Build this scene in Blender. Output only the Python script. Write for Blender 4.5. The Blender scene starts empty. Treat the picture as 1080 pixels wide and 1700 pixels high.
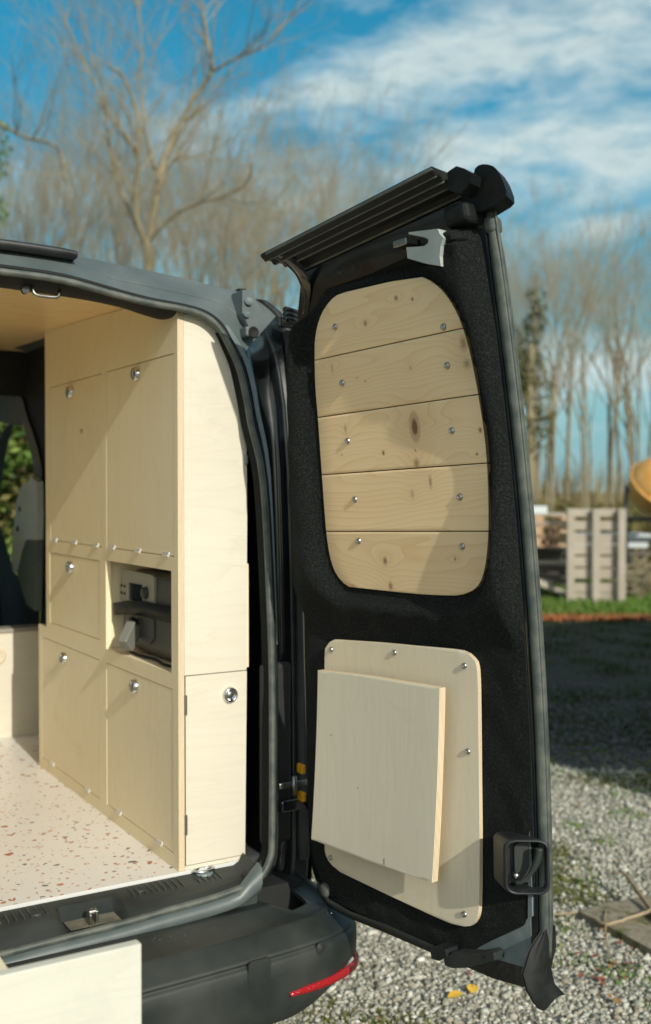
import bpy, bmesh, math, random
import numpy as np
from mathutils import Vector, Matrix
from math import sin, cos, radians as R, pi, sqrt

# ---------------------------------------------------------------- camera, sky, sun, exposure
S = bpy.context.scene
FPX, CAMH = 1780.0, 1.34                      # focal length in photo pixels (1080 wide), eye height
YAW, PITCH = R(31), R(1.13)
fwd = np.array([sin(YAW)*cos(PITCH), cos(YAW)*cos(PITCH), -sin(PITCH)])
rgt = np.array([cos(YAW), -sin(YAW), 0.0])
upv = np.cross(rgt, fwd)
CAM = np.array([0.0, 0.0, CAMH])
cd = bpy.data.cameras.new('camera'); cam = bpy.data.objects.new('camera', cd)
S.collection.objects.link(cam); S.camera = cam
cam.location = CAM
cam.rotation_euler = (pi/2-PITCH, 0, -YAW)
cd.sensor_fit = 'HORIZONTAL'; cd.sensor_width = 24.0; cd.lens = 24.0*FPX/1080
cd.clip_start = 0.05; cd.clip_end = 1500
cd.dof.use_dof = True; cd.dof.focus_distance = 1.82; cd.dof.aperture_fstop = 3.6; cd.dof.aperture_blades = 9

SUN_AZ, SUN_EL = R(3.8), R(27)                # heading of the light, clockwise from +Y
W = bpy.data.worlds.new('World'); S.world = W; W.use_nodes = True
sl = bpy.data.lights.new('sun', 'SUN'); sun = bpy.data.objects.new('sun', sl); S.collection.objects.link(sun)
sl.energy = 2.45; sl.angle = R(0.5); sl.color = (1.0, 0.94, 0.83)
sun.rotation_euler = Vector((sin(SUN_AZ)*cos(SUN_EL), cos(SUN_AZ)*cos(SUN_EL), -sin(SUN_EL))).to_track_quat('-Z', 'Y').to_euler()
S.view_settings.view_transform = 'Standard'; S.view_settings.look = 'None'
S.view_settings.exposure = 0.66; S.view_settings.gamma = 1.0
S.view_settings.use_curve_mapping = False
S.cycles.max_bounces = 10; S.cycles.diffuse_bounces = 8; S.cycles.use_denoising = True
rng = random.Random(7); npr = np.random.RandomState(5)

# ---------------------------------------------------------------- shader helpers
class NT:
    def __init__(s, tree):
        s.t = tree; s.n = tree.nodes; s.l = tree.links
    def add(s, typ, ins=None, **props):
        n = s.n.new(typ)
        for k, v in props.items(): setattr(n, k, v)
        for k, v in (ins or {}).items(): s.set(n, k, v)
        return n
    def set(s, n, k, v):
        i = n.inputs[k]
        if hasattr(v, 'bl_idname') and hasattr(v, 'outputs'): s.l.new(v.outputs[0], i)
        elif isinstance(v, bpy.types.NodeSocket): s.l.new(v, i)
        else: i.default_value = v
    def math(s, op, a, b=0.0, c=None):
        n = s.add('ShaderNodeMath', operation=op); s.set(n, 0, a); s.set(n, 1, b)
        if c is not None: s.set(n, 2, c)
        return n.outputs[0]
    def vm(s, op, a, b=(0, 0, 0)):
        n = s.add('ShaderNodeVectorMath', operation=op); s.set(n, 0, a)
        if op == 'SCALE': s.set(n, 'Scale', b)
        else: s.set(n, 1, b)
        return n.outputs['Value'] if op in ('LENGTH', 'DISTANCE', 'DOT_PRODUCT') else n.outputs['Vector']
    def noise(s, vec, scale, detail=3, rough=.5, dist=0.0):
        n = s.add('ShaderNodeTexNoise', {'Scale': scale, 'Detail': detail, 'Roughness': rough, 'Distortion': dist})
        if vec is not None: s.set(n, 'Vector', vec)
        return n.outputs['Fac']
    def ramp(s, fac, stops, interp='LINEAR'):
        n = s.add('ShaderNodeValToRGB'); s.set(n, 0, fac); r = n.color_ramp; r.interpolation = interp
        while len(r.elements) < len(stops): r.elements.new(.5)
        for e, (p, c) in zip(r.elements, stops):
            e.position = p; e.color = (c[0], c[1], c[2], 1) if not isinstance(c, (int, float)) else (c, c, c, 1)
        return n.outputs[0]
    def mix(s, f, a, b, blend='MIX'):
        n = s.add('ShaderNodeMix', data_type='RGBA', blend_type=blend)
        s.set(n, 0, f)
        for k, v in ((6, a), (7, b)):
            if isinstance(v, tuple) and len(v) == 3: v = (*v, 1)
            s.set(n, k, v)
        return n.outputs[2]
    def mapr(s, v, a, b, c=0.0, d=1.0):
        n = s.add('ShaderNodeMapRange', {0: v, 1: a, 2: b, 3: c, 4: d}); return n.outputs[0]
    def scaled(s, vec, sc):
        return s.vm('MULTIPLY', vec, sc)

def mat(name, color=(.5, .5, .5), rough=.5, metal=0.0, spec=.5, coat=0.0, bump=None, build=None, **extra):
    m = bpy.data.materials.new(name); m.use_nodes = True
    nt = NT(m.node_tree); b = m.node_tree.nodes['Principled BSDF']
    b.inputs['Base Color'].default_value = (*color, 1)
    b.inputs['Roughness'].default_value = rough; b.inputs['Metallic'].default_value = metal
    b.inputs['Specular IOR Level'].default_value = spec; b.inputs['Coat Weight'].default_value = coat
    for k, v in extra.items(): b.inputs[k.replace('_', ' ')].default_value = v
    if build: build(nt, b)
    return m
def objco(nt): return nt.add('ShaderNodeTexCoord').outputs['Object']
def uvco(nt): return nt.add('ShaderNodeTexCoord').outputs['UV']
def bumpin(nt, b, h, strength=.3, dist=.002):
    n = nt.add('ShaderNodeBump', {'Strength': strength, 'Distance': dist}); nt.set(n, 'Height', h)
    nt.l.new(n.outputs[0], b.inputs['Normal'])

def dusty(c1, c2, scale=14, r1=.35, r2=.6, bump=.15, fine=900, thr=(.4, .75)):
    """paint or plastic with patchy dust and a faint surface texture"""
    def f(nt, b):
        o = objco(nt); n = nt.noise(o, scale, 5, .6)
        m = nt.mapr(n, thr[0], thr[1])
        nt.l.new(nt.mix(m, c1, c2), b.inputs['Base Color'])
        nt.l.new(nt.mapr(n, .3, .8, r1, r2), b.inputs['Roughness'])
        bumpin(nt, b, nt.noise(o, fine, 2), bump, .0006)
    return f

M = {}
M['paint'] = mat('black_gloss_paint', spec=.5, coat=.5, build=dusty((.006, .009, .011), (.02, .024, .025), 9, .16, .32, .03, 300))
M['paint_dull'] = mat('dusty_black_paint', build=dusty((.075, .098, .098), (.125, .15, .148), 8, .36, .52, .05, 500))
M['primer'] = mat('grey_painted_metal', build=dusty((.13, .17, .175), (.20, .24, .24), 30, .3, .5, .08, 400))
M['rubber'] = mat('rubber', spec=.2, build=dusty((.007, .009, .009), (.020, .023, .021), 25, .45, .7, .2, 700))
M['rubber_dusty'] = mat('dusty_rubber', build=dusty((.052, .066, .060), (.13, .14, .115), 30, .40, .65, .2, 700))
M['plastic'] = mat('grained_black_plastic', build=dusty((.012, .017, .016), (.036, .043, .038), 7, .45, .62, .5, 1100))
M['plastic_dark'] = mat('smooth_black_plastic', build=dusty((.012, .015, .016), (.03, .034, .033), 20, .35, .5, .3, 900))
M['chrome'] = mat('chrome', (.62, .64, .64), .14, 1.0)
M['zinc'] = mat('zinc_screw', (.42, .43, .41), .32, 1.0)
M['steel'] = mat('worn_steel', (.28, .29, .27), .38, 1.0)
M['dark_hole'] = mat('dark_hole', (.008, .008, .008), .8)
M['red'] = mat('red_reflector', (.32, .008, .012), .25, build=lambda nt, b: bumpin(nt, b, nt.add('ShaderNodeTexVoronoi', {'Scale': 260, 'Vector': objco(nt)}).outputs[0], .6, .002))
M['yellow'] = mat('yellow_plastic', (.75, .36, .01), .4)
M['void'] = mat('dark_interior_trim', build=dusty((.010, .012, .012), (.02, .02, .02), 10, .7, .9, .3, 300))

def f_carpet(nt, b):
    o = objco(nt)
    n1 = nt.noise(o, 300, 4, .8); n2 = nt.noise(o, 14, 3); n3 = nt.noise(o, 1500, 2, .8)
    c = nt.ramp(n1, [(.30, (.002, .003, .003)), (.52, (.010, .013, .012)), (.70, (.045, .052, .047))])
    c = nt.mix(nt.mapr(n2, .4, .75, 0, .4), c, (.009, .0115, .0105))
    lint = nt.mapr(n3, .80, .86)
    c = nt.mix(nt.math('MULTIPLY', lint, .6), c, (.14, .15, .14))
    nt.l.new(c, b.inputs['Base Color'])
    bumpin(nt, b, nt.math('ADD', nt.math('MULTIPLY', n3, .5), n1), .9, .004)
M['carpet'] = mat('black_carpet', rough=.95, spec=.1, Sheen_Weight=.03, Sheen_Roughness=.6, build=f_carpet)

def f_ply(c1, c2, along='U', uv=True, rng_seed=0.0):
    def f(nt, b):
        o = uvco(nt) if uv else objco(nt)
        o = nt.vm('ADD', o, (rng_seed, rng_seed*.7, 0))
        sc = {'U': (4, 60, 60), 'V': (60, 4, 4), 'Y': (40, 5, 50), 'Z': (50, 50, 5), 'X': (5, 40, 40)}[along]
        s = nt.noise(nt.scaled(o, sc), 1.0, 6, .6, .6)
        big = nt.noise(o, 2.3, 2)
        fine = nt.noise(nt.scaled(o, tuple(k*12 for k in sc)), 1.0, 2)
        k = nt.math('ADD', nt.math('MULTIPLY', s, .30), nt.math('ADD', nt.math('MULTIPLY', big, .60), nt.math('MULTIPLY', fine, .15)))
        c = nt.ramp(k, [(.32, c1), (.72, c2)])
        # faint flame figure, a few pin knots and handling marks
        q = nt.noise(nt.scaled(o, tuple(k*.35 for k in sc)), 1.0, 2, .4, .3)
        fig = nt.math('POWER', nt.math('FRACT', nt.math('MULTIPLY', q, 13)), 5)
        c = nt.mix(nt.math('MULTIPLY', fig, .16), c, tuple(x*.70 for x in c1))
        vo = nt.add('ShaderNodeTexVoronoi', {'Scale': 7.0, 'Vector': o}); rr_ = nt.add('ShaderNodeSeparateXYZ', {0: vo.outputs['Color']}).outputs[0]
        kn = nt.math('MULTIPLY', nt.mapr(vo.outputs['Distance'], .022, .008), nt.math('GREATER_THAN', rr_, .62))
        c = nt.mix(nt.math('MULTIPLY', kn, .55), c, (.25, .14, .06))
        sm = nt.mapr(nt.noise(o, 5.5, 5, .7, .8), .56, .72, 0, .16)
        c = nt.mix(sm, c, tuple(x*.62 for x in c1))
        nt.l.new(nt.mapr(sm, 0, .16, .5, .62), b.inputs['Roughness'])
        nt.l.new(c, b.inputs['Base Color'])
        bumpin(nt, b, fine, .12, .0006)
    return f
BL1, BL2 = (.80, .69, .445), (.85, .765, .54)  # brighter and warmer than ply_rear, standing in for bounced light on shaded faces
M['ply'] = mat('birch_plywood', rough=.5, spec=.35, build=f_ply(BL1, BL2, 'Z', False))
M['ply_rear'] = mat('birch_plywood_horizontal', rough=.5, spec=.35, build=f_ply((.61, .57, .455), (.67, .64, .525), 'X', False, 3.0))  # same wood, colour lowered for the sun-facing panels
M['ply_panel'] = mat('birch_plywood_panel', rough=.45, spec=.4, build=f_ply((.70, .62, .45), (.78, .70, .54), 'V', True, 7.0))
M['ply_board'] = mat('birch_plywood_board', rough=.45, spec=.4, build=f_ply((.68, .63, .49), (.75, .70, .56), 'V', True, 2.0))
M['ply_draw'] = mat('birch_plywood_drawer', rough=.5, spec=.35, build=f_ply((.57, .575, .49), (.63, .635, .55), 'X', False, 5.0))
def f_ceiling(nt, b):
    o = objco(nt)
    s = nt.noise(nt.scaled(o, (2.2, 7, 7)), 1.6, 6, .62, 1.6)
    w = nt.math('FRACT', nt.math('MULTIPLY', s, 7))
    fine = nt.noise(nt.scaled(o, (10, 160, 40)), 1.0, 3)
    k = nt.math('ADD', nt.math('MULTIPLY', w, .35), nt.math('ADD', nt.math('MULTIPLY', s, .4), nt.math('MULTIPLY', fine, .3)))
    nt.l.new(nt.ramp(k, [(.2, (.66, .42, .18)), (.5, (.84, .62, .32)), (.85, (.90, .70, .42))]), b.inputs['Base Color'])
M['ply_ceiling'] = mat('varnished_plywood_ceiling', rough=.35, build=f_ceiling)
def f_edge(nt, b):       # laminated ply edge: layers run across the thickness (UV.x)
    o = uvco(nt)
    lay = nt.math('SINE', nt.math('MULTIPLY', nt.add('ShaderNodeSeparateXYZ', {0: o}).outputs[0], 6.283*5))
    n = nt.noise(nt.scaled(o, (30, 3, 1)), 2.0, 4)
    k = nt.math('ADD', nt.math('MULTIPLY', lay, .34), n)
    nt.l.new(nt.ramp(k, [(.25, (.36, .25, .13)), (.45, (.66, .54, .36)), (.8, (.78, .68, .50))]), b.inputs['Base Color'])
M['ply_edge'] = mat('plywood_edge', rough=.6, build=f_edge)

def f_terrazzo(nt, b):
    o = objco(nt)
    col = nt.ramp(nt.noise(o, 3, 2), [(.3, (.72, .69, .63)), (.7, (.77, .745, .69))])
    for sc, thr, stops in ((30, .17, [(.0, (.40, .13, .06)), (.35, (.55, .25, .13)), (.6, (.30, .10, .05)), (.8, (.12, .12, .12))]),
                           (55, .19, [(.0, (.45, .20, .11)), (.4, (.14, .14, .15)), (.7, (.60, .33, .20))]),
                           (75, .16, [(.0, (.45, .24, .15)), (.5, (.10, .11, .12)), (.8, (.5, .3, .2))])):
        warp = nt.vm('ADD', o, nt.vm('SCALE', nt.add('ShaderNodeTexNoise', {'Scale': sc*1.6, 'Vector': o}).outputs['Color'], .9/sc))
        v = nt.add('ShaderNodeTexVoronoi', {'Scale': float(sc), 'Vector': warp, 'Randomness': 1.0})
        rnd = nt.add('ShaderNodeSeparateXYZ', {0: v.outputs['Color']})
        size = nt.math('MULTIPLY', nt.math('SUBTRACT', rnd.outputs[0], .18), thr*2.0)
        fac = nt.math('LESS_THAN', v.outputs['Distance'], size)
        col = nt.mix(fac, col, nt.ramp(rnd.outputs[1], stops, 'CONSTANT'))
    nt.l.new(col, b.inputs['Base Color'])
M['terrazzo'] = mat('terrazzo_vinyl', rough=.38, build=f_terrazzo)

KNOTS = []   # (t, v, size, elongation, darkness), filled below before the plank material is made

# ---------------------------------------------------------------- mesh helpers
def link(o, parent=None):
    S.collection.objects.link(o)
    if parent is not None: o.parent = parent
    return o
class MB:
    """collects faces (world coordinates) for ONE mesh object"""
    def __init__(s): s.v = []; s.f = []; s.uv = {}; s.mi = []; s.sm = []
    def add(s, vs, fs, uvs=None, mi=0, sm=False):
        o = len(s.v); s.v += [tuple(map(float, p)) for p in vs]
        for f in fs: s.f.append(tuple(i+o for i in f)); s.mi.append(mi); s.sm.append(sm)
        if uvs is not None:
            for i, u in enumerate(uvs): s.uv[o+i] = (float(u[0]), float(u[1]))
        return s
    def box(s, lo, hi, bev=0.0, rot=0.0, seg=2, mi=0, piv=None):
        bm = bmesh.new(); bmesh.ops.create_cube(bm, size=1.0)
        lo = Vector(lo); hi = Vector(hi); c = (lo+hi)/2; d = hi-lo
        for v in bm.verts: v.co = Vector((v.co.x*d.x, v.co.y*d.y, v.co.z*d.z))
        if bev > 0: bmesh.ops.bevel(bm, geom=bm.edges[:], offset=min(bev, min(abs(x) for x in d)*.49), segments=seg, affect='EDGES', profile=.5)
        m = rot if isinstance(rot, Matrix) else Matrix.Rotation(rot, 3, 'Z')
        return s.bm(bm, lambda p: m @ p + c, mi)
    def bm(s, bm, fn=lambda p: p, mi=0, sm=False):
        bm.verts.ensure_lookup_table(); bm.verts.index_update()
        s.add([fn(v.co) for v in bm.verts], [[v.index for v in f.verts] for f in bm.faces], None, mi, sm); bm.free(); return s
    def tube(s, pts, rad, n=8, caps=True, closed=False, mi=0, sm=True, flat=1.0):
        pts = [Vector(p) for p in pts]; K = len(pts)
        if not hasattr(rad, '__len__'): rad = [rad]*K
        vs = []; fs = []; prev = None
        for i, p in enumerate(pts):
            a = pts[(i-1) % K] if (closed or i > 0) else p; b = pts[(i+1) % K] if (closed or i < K-1) else p
            d = (b-a)
            d = d.normalized() if d.length > 1e-9 else Vector((0, 0, 1))
            if prev is None:
                prev = d.orthogonal().normalized()
            prev = (prev - d*prev.dot(d)).normalized(); q = d.cross(prev)
            for k in range(n):
                t = 2*pi*k/n; vs.append(p+prev*(cos(t)*rad[i])+q*(sin(t)*rad[i]*flat))
        for i in range(K if closed else K-1):
            j = (i+1) % K
            for k in range(n): fs.append((i*n+k, i*n+(k+1) % n, j*n+(k+1) % n, j*n+k))
        if caps and not closed: fs.append(tuple(range(n-1, -1, -1))); fs.append(tuple((K-1)*n+k for k in range(n)))
        return s.add(vs, fs, None, mi, sm)
    def cyl(s, a, b, r, n=16, r2=None, mi=0): return s.tube([a, b], [r, r if r2 is None else r2], n, mi=mi, sm=False)
    def lathe(s, prof, center, axis, n=24, mi=0):
        """prof: (radius, height along axis)"""
        ax = Vector(axis).normalized(); u = ax.orthogonal().normalized(); w = ax.cross(u); c = Vector(center)
        vs = []; fs = []
        for r, h in prof:
            for k in range(n): t = 2*pi*k/n; vs.append(c+ax*h+(u*cos(t)+w*sin(t))*max(r, 1e-5))
        for i in range(len(prof)-1):
            for k in range(n): fs.append((i*n+k, i*n+(k+1) % n, (i+1)*n+(k+1) % n, (i+1)*n+k))
        return s.add(vs, fs, None, mi, True)
    def loft(s, rings, closed=False, mi=0, sm=True, uvs=None):
        n = len(rings[0]); vs = [p for r in rings for p in r]; fs = []
        for i in range(len(rings)-1):
            for k in range(n if closed else n-1):
                fs.append((i*n+k, i*n+(k+1) % n, (i+1)*n+(k+1) % n, (i+1)*n+k))
        return s.add(vs, fs, uvs, mi, sm)
    def prism(s, front, back, mi=0, mi_side=None):
        n = len(front); vs = list(front)+list(back)
        s.add(vs, [tuple(range(n)), tuple(range(2*n-1, n-1, -1))], None, mi)
        o = len(s.v)-2*n
        for k in range(n):
            s.f.append((o+k, o+n+k, o+n+(k+1) % n, o+(k+1) % n)); s.mi.append(mi if mi_side is None else mi_side); s.sm.append(False)
        return s
    def build(s, name, mats, parent=None, kind=None, weld=False):
        if not isinstance(mats, (list, tuple)): mats = [mats]
        me = bpy.data.meshes.new(name)
        org = Vector(parent_origin(parent))
        me.from_pydata([tuple(Vector(p)-org) for p in s.v], [], s.f)
        for m in mats: me.materials.append(m)
        me.polygons.foreach_set('material_index', s.mi); me.polygons.foreach_set('use_smooth', s.sm)
        if s.uv:
            ul = me.uv_layers.new(name='UVMap')
            for lp in me.loops: ul.data[lp.index].uv = s.uv.get(lp.vertex_index, (0, 0))
        bm = bmesh.new(); bm.from_mesh(me)
        if weld: bmesh.ops.remove_doubles(bm, verts=bm.verts, dist=1e-5)
        bmesh.ops.recalc_face_normals(bm, faces=bm.faces); bm.to_mesh(me); bm.free()
        o = bpy.data.objects.new(name, me); link(o, parent)
        if kind: o['kind'] = kind
        return o
def parent_origin(p):
    v = Vector((0, 0, 0))
    while p is not None: v += Vector(p.location); p = p.parent
    return v
def tag(o, label, cat, group=None, kind=None):
    o['label'] = label; o['category'] = cat
    if group: o['group'] = group
    if kind: o['kind'] = kind
    return o
def thing(name, label, cat, loc=(0, 0, 0), group=None):
    o = bpy.data.objects.new(name, None); o.empty_display_size = .1; o.location = loc; link(o)
    return tag(o, label, cat, group)
def copy_tree(o, parent=None):
    c = o.copy(); S.collection.objects.link(c); c.parent = parent
    for ch in o.children: copy_tree(ch, c)
    return c

# ---------------------------------------------------------------- measuring the place from the photograph's sight lines
def ray(x, y): return fwd+rgt*(x-540)/FPX+upv*(850-y)/FPX
def onX(x, y, X): r = ray(x, y); return CAM+r*X/r[0]
def onY(x, y, Y): r = ray(x, y); return CAM+r*Y/r[1]
def onZ(x, y, Z): r = ray(x, y); return CAM+r*(Z-CAMH)/r[2]
def onD(x, y, d): return CAM+ray(x, y)*d          # at a depth along the view axis (far background)
# the open rear door: hinge axis leans a little, panel bends with the van's rear profile
HP = np.array([1.12, 1.93, 0.57])
_a, _b = R(6), R(1.8)
DD = np.array([sin(_a)*cos(_b), -cos(_a)*cos(_b), sin(_b)]); DN = np.array([-cos(_a), -sin(_a), 0.0])
DU = np.cross(DN, DD); DU = DU if DU[2] > 0 else -DU
WP = [0.09047512, -0.02898318, -0.02275966]
def wv(v): return np.polyval(WP, v)
DSC = .945          # the door stands a little nearer than its sight lines were first measured
def DP(t, v, off=0.0): return CAM+(HP+DD*t+DU*v+DN*(wv(v)+off)-CAM)*DSC
def dtv(x, y, off=0.0):
    r = ray(x, y); w = 0.0
    for _ in range(25):
        s = np.linalg.solve(np.array([r, -DD, -DU]).T, HP+(w+off)*DN-CAM); w = wv(s[2])
    return float(s[1]), float(s[2])
def dpx(pts, off=0.0): return [dtv(x, y, off) for x, y in pts]
def Ys(z):
    k = max(0, min(1, (z-.56)/.34)); k = k*k*(3-2*k)
    return 1.905+.040*k+.050*max(0, (z-.9)/.8)**2     # rear opening plane, leaning forward at the top
def rear(x, y, dy=0.0):
    Y = 1.88
    for _ in range(15): p = onY(x, y, Y+dy); Y = Ys(p[2])
    return p
def catmull(pts, k=6, closed=False):
    P = [np.array(p, float) for p in pts]; n = len(P); out = []
    for i in range(n if closed else n-1):
        p0 = P[(i-1) % n] if (closed or i > 0) else P[i]; p1 = P[i]; p2 = P[(i+1) % n]; p3 = P[(i+2) % n] if (closed or i < n-2) else p2
        for j in range(k):
            t = j/k
            out.append(.5*((2*p1)+(-p0+p2)*t+(2*p0-5*p1+4*p2-p3)*t*t+(-p0+3*p1-3*p2+p3)*t**3))
    if not closed: out.append(P[-1])
    return out
def poly_dist(p, poly):
    """signed distance to polygon, negative inside"""
    x, y = p; best = 1e9; ins = False; n = len(poly)
    for i in range(n):
        x1, y1 = poly[i]; x2, y2 = poly[(i+1) % n]
        dx, dy = x2-x1, y2-y1; L = dx*dx+dy*dy or 1e-12
        t = max(0, min(1, ((x-x1)*dx+(y-y1)*dy)/L))
        best = min(best, (x-x1-t*dx)**2+(y-y1-t*dy)**2)
        if (y1 > y) != (y2 > y) and x < x1+(y-y1)/(y2-y1)*dx: ins = not ins
    return -sqrt(best) if ins else sqrt(best)
def smooth(a, b, x): t = max(0, min(1, (x-a)/(b-a))); return t*t*(3-2*t)
def span(poly, v):
    xs = []; n = len(poly)
    for i in range(n):
        x1, y1 = poly[i]; x2, y2 = poly[(i+1) % n]
        if (y1 > v) != (y2 > v): xs.append(x1+(v-y1)/(y2-y1)*(x2-x1))
    return (min(xs), max(xs)) if len(xs) > 1 else None
def sheet(mb, poly, off, thick, rows=40, cols=24, h=None, v0=None, v1=None, mi=0, mi_side=None, mi_front_uv=True, bev=0.0, P=DP):
    """a plate with the outline poly (t, v) lying on the door surface: front at off (+h), back at off-thick"""
    lo = min(p[1] for p in poly)+1e-4; hi = max(p[1] for p in poly)-1e-4
    if v0 is not None: lo = max(lo, v0)
    if v1 is not None: hi = min(hi, v1)
    vs = [lo+(hi-lo)*(.5-.5*cos(pi*i/rows))*.6+(hi-lo)*i/rows*.4 for i in range(rows+1)]
    if bev: vs = [lo, lo+bev]+[v for v in vs if lo+bev*1.5 < v < hi-bev*1.5]+[hi-bev, hi]
    front = []; back = []; uf = []
    nr = len(vs)
    for i, v in enumerate(vs):
        sp = span(poly, v)
        a, b = sp
        fr = []; bk = []
        for j in range(cols+1):
            t = a+(b-a)*j/cols
            e = h(t, v) if h else 0.0
            if bev and (i in (0, nr-1) or j in (0, cols)): e -= bev
            tt = a+(b-a)*(.0 if j == 0 else 1.0 if j == cols else (j/cols))
            fr.append(P(tt, v, off+e)); bk.append(P(tt, v, off-thick)); uf.append((tt, v))
        front.append(fr); back.append(bk)
    n = cols+1
    V = [p for r in front for p in r]+[p for r in back for p in r]; N = nr*n
    fs = []
    for i in range(nr-1):
        for j in range(cols): fs.append((i*n+j, i*n+j+1, (i+1)*n+j+1, (i+1)*n+j))
    o = len(mb.v)
    mb.add(V, fs, uf+uf, mi, True)
    def addf(f, m): mb.f.append(tuple(k+o for k in f)); mb.mi.append(m); mb.sm.append(False)
    for i in range(nr-1):
        for j in range(cols): addf((N+i*n+j, N+(i+1)*n+j, N+(i+1)*n+j+1, N+i*n+j+1), mi)
    ms = mi if mi_side is None else mi_side
    rim = [i*n for i in range(nr)]+[(nr-1)*n+j for j in range(1, n)]+[i*n+cols for i in range(nr-2, -1, -1)]+[j for j in range(cols-1, 0, -1)]
    # separate rim vertices so the edge can carry its own layer coordinates
    ro = len(mb.v); run = 0.0; L = len(rim)
    RV = []; RU = []
    for q, k in enumerate(rim+[rim[0]]):
        if q: run += (Vector(V[k])-Vector(V[(rim+[rim[0]])[q-1]])).length
        RV += [V[k], V[N+k]]; RU += [(0, run), (1, run)]
    mb.add(RV, [(2*q, 2*q+1, 2*q+3, 2*q+2) for q in range(L)], RU, ms, False)
    return mb

# ================================================================ THE SETTING
# --- ground
def f_ground(nt, b):
    o = objco(nt)
    v = nt.add('ShaderNodeTexVoronoi', {'Scale': 48.0, 'Vector': o}); v2 = nt.add('ShaderNodeTexVoronoi', {'Scale': 90.0, 'Vector': o})
    r = nt.add('ShaderNodeSeparateXYZ', {0: v.outputs['Color']}).outputs[0]; r2 = nt.add('ShaderNodeSeparateXYZ', {0: v2.outputs['Color']}).outputs[0]
    st = nt.ramp(r, [(0, (.32, .31, .25)), (.45, (.46, .45, .38)), (.8, (.56, .55, .48)), (1, (.66, .65, .58))])
    st = nt.mix(nt.math('GREATER_THAN', r2, .6), st, nt.ramp(r2, [(.6, (.17, .16, .12)), (1, (.30, .29, .26))]))
    gap = nt.mapr(v.outputs['Distance'], .25, .7, 0, 1)
    st = nt.mix(nt.math('MULTIPLY', gap, .6), st, (.13, .12, .08))
    moss = nt.mapr(nt.math('ADD', nt.noise(o, 1.3, 5, .65), nt.math('MULTIPLY', nt.noise(o, 14, 4, .7), .35)), .72, .92)
    st = nt.mix(nt.math('MULTIPLY', moss, .8), st, nt.ramp(nt.noise(o, 60, 2), [(.35, (.045, .065, .015)), (.65, (.13, .14, .045))]))
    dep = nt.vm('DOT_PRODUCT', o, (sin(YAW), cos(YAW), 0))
    shade_mix = nt.math('MULTIPLY', nt.mapr(nt.math('ADD', dep, nt.math('MULTIPLY', nt.noise(o, .8, 4), 1.6)), 5.2, 6.6), .93)  # painted shade: darker ground colour from where the shed's shadow begins
    shade_soil = nt.ramp(nt.noise(o, 5, 6, .7), [(.3, (.020, .016, .012)), (.5, (.024, .032, .024)), (.68, (.014, .038, .012))])  # earth and moss tones, darkened further to deepen the cast shadow
    st = nt.mix(shade_mix, st, shade_soil)
    nt.l.new(st, b.inputs['Base Color'])
    bumpin(nt, b, nt.math('SUBTRACT', 1.0, v.outputs['Distance']), .9, .012)
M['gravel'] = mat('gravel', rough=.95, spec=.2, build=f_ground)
def f_lawn(nt, b):
    o = objco(nt)
    c = nt.ramp(nt.noise(o, 22, 5, .7), [(.3, (.035, .075, .012)), (.5, (.09, .17, .028)), (.72, (.17, .22, .06))])
    far = nt.mapr(nt.add('ShaderNodeSeparateXYZ', {0: o}).outputs[1], 14, 19)
    leafy = nt.ramp(nt.noise(o, 9, 5, .7), [(.3, (.10, .075, .035)), (.55, (.22, .16, .08)), (.75, (.10, .13, .035))])
    c = nt.mix(far, c, leafy)
    nt.l.new(c, b.inputs['Base Color']); bumpin(nt, b, nt.noise(o, 120, 3), .6, .02)
M['lawn'] = mat('lawn', rough=.95, spec=.15, build=f_lawn)
# gravel yard with a wavy far edge, lawn and forest floor beyond; one ground sheet under everything
mb = MB(); nx = 60
gx = [(-60+i*(180/60.)) for i in range(nx+1)]
mb.add([(-400, -400, -.012), (600, -400, -.012), (600, 800, -.012), (-400, 800, -.012)], [(0, 1, 2, 3)])
grd = mb.build('ground', M['lawn'], kind='structure')
# the yard's far edge runs across the view about 10.9 m away
ax = np.array([sin(YAW), cos(YAW), 0]); rx = np.array([cos(YAW), -sin(YAW), 0])
edge = []
for i in range(61):
    s = -40+80*i/60; d = 11.25+.18*sin(s*1.7)+.12*sin(s*4.1+1)
    edge.append(ax*d+rx*s+np.array([0, 0, 0.0]))
mb = MB(); near = [e-ax*60*1.0 for e in edge]
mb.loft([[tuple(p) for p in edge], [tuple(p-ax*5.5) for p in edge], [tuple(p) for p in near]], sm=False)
mb.build('gravel_yard', M['gravel'], kind='structure')

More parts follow.
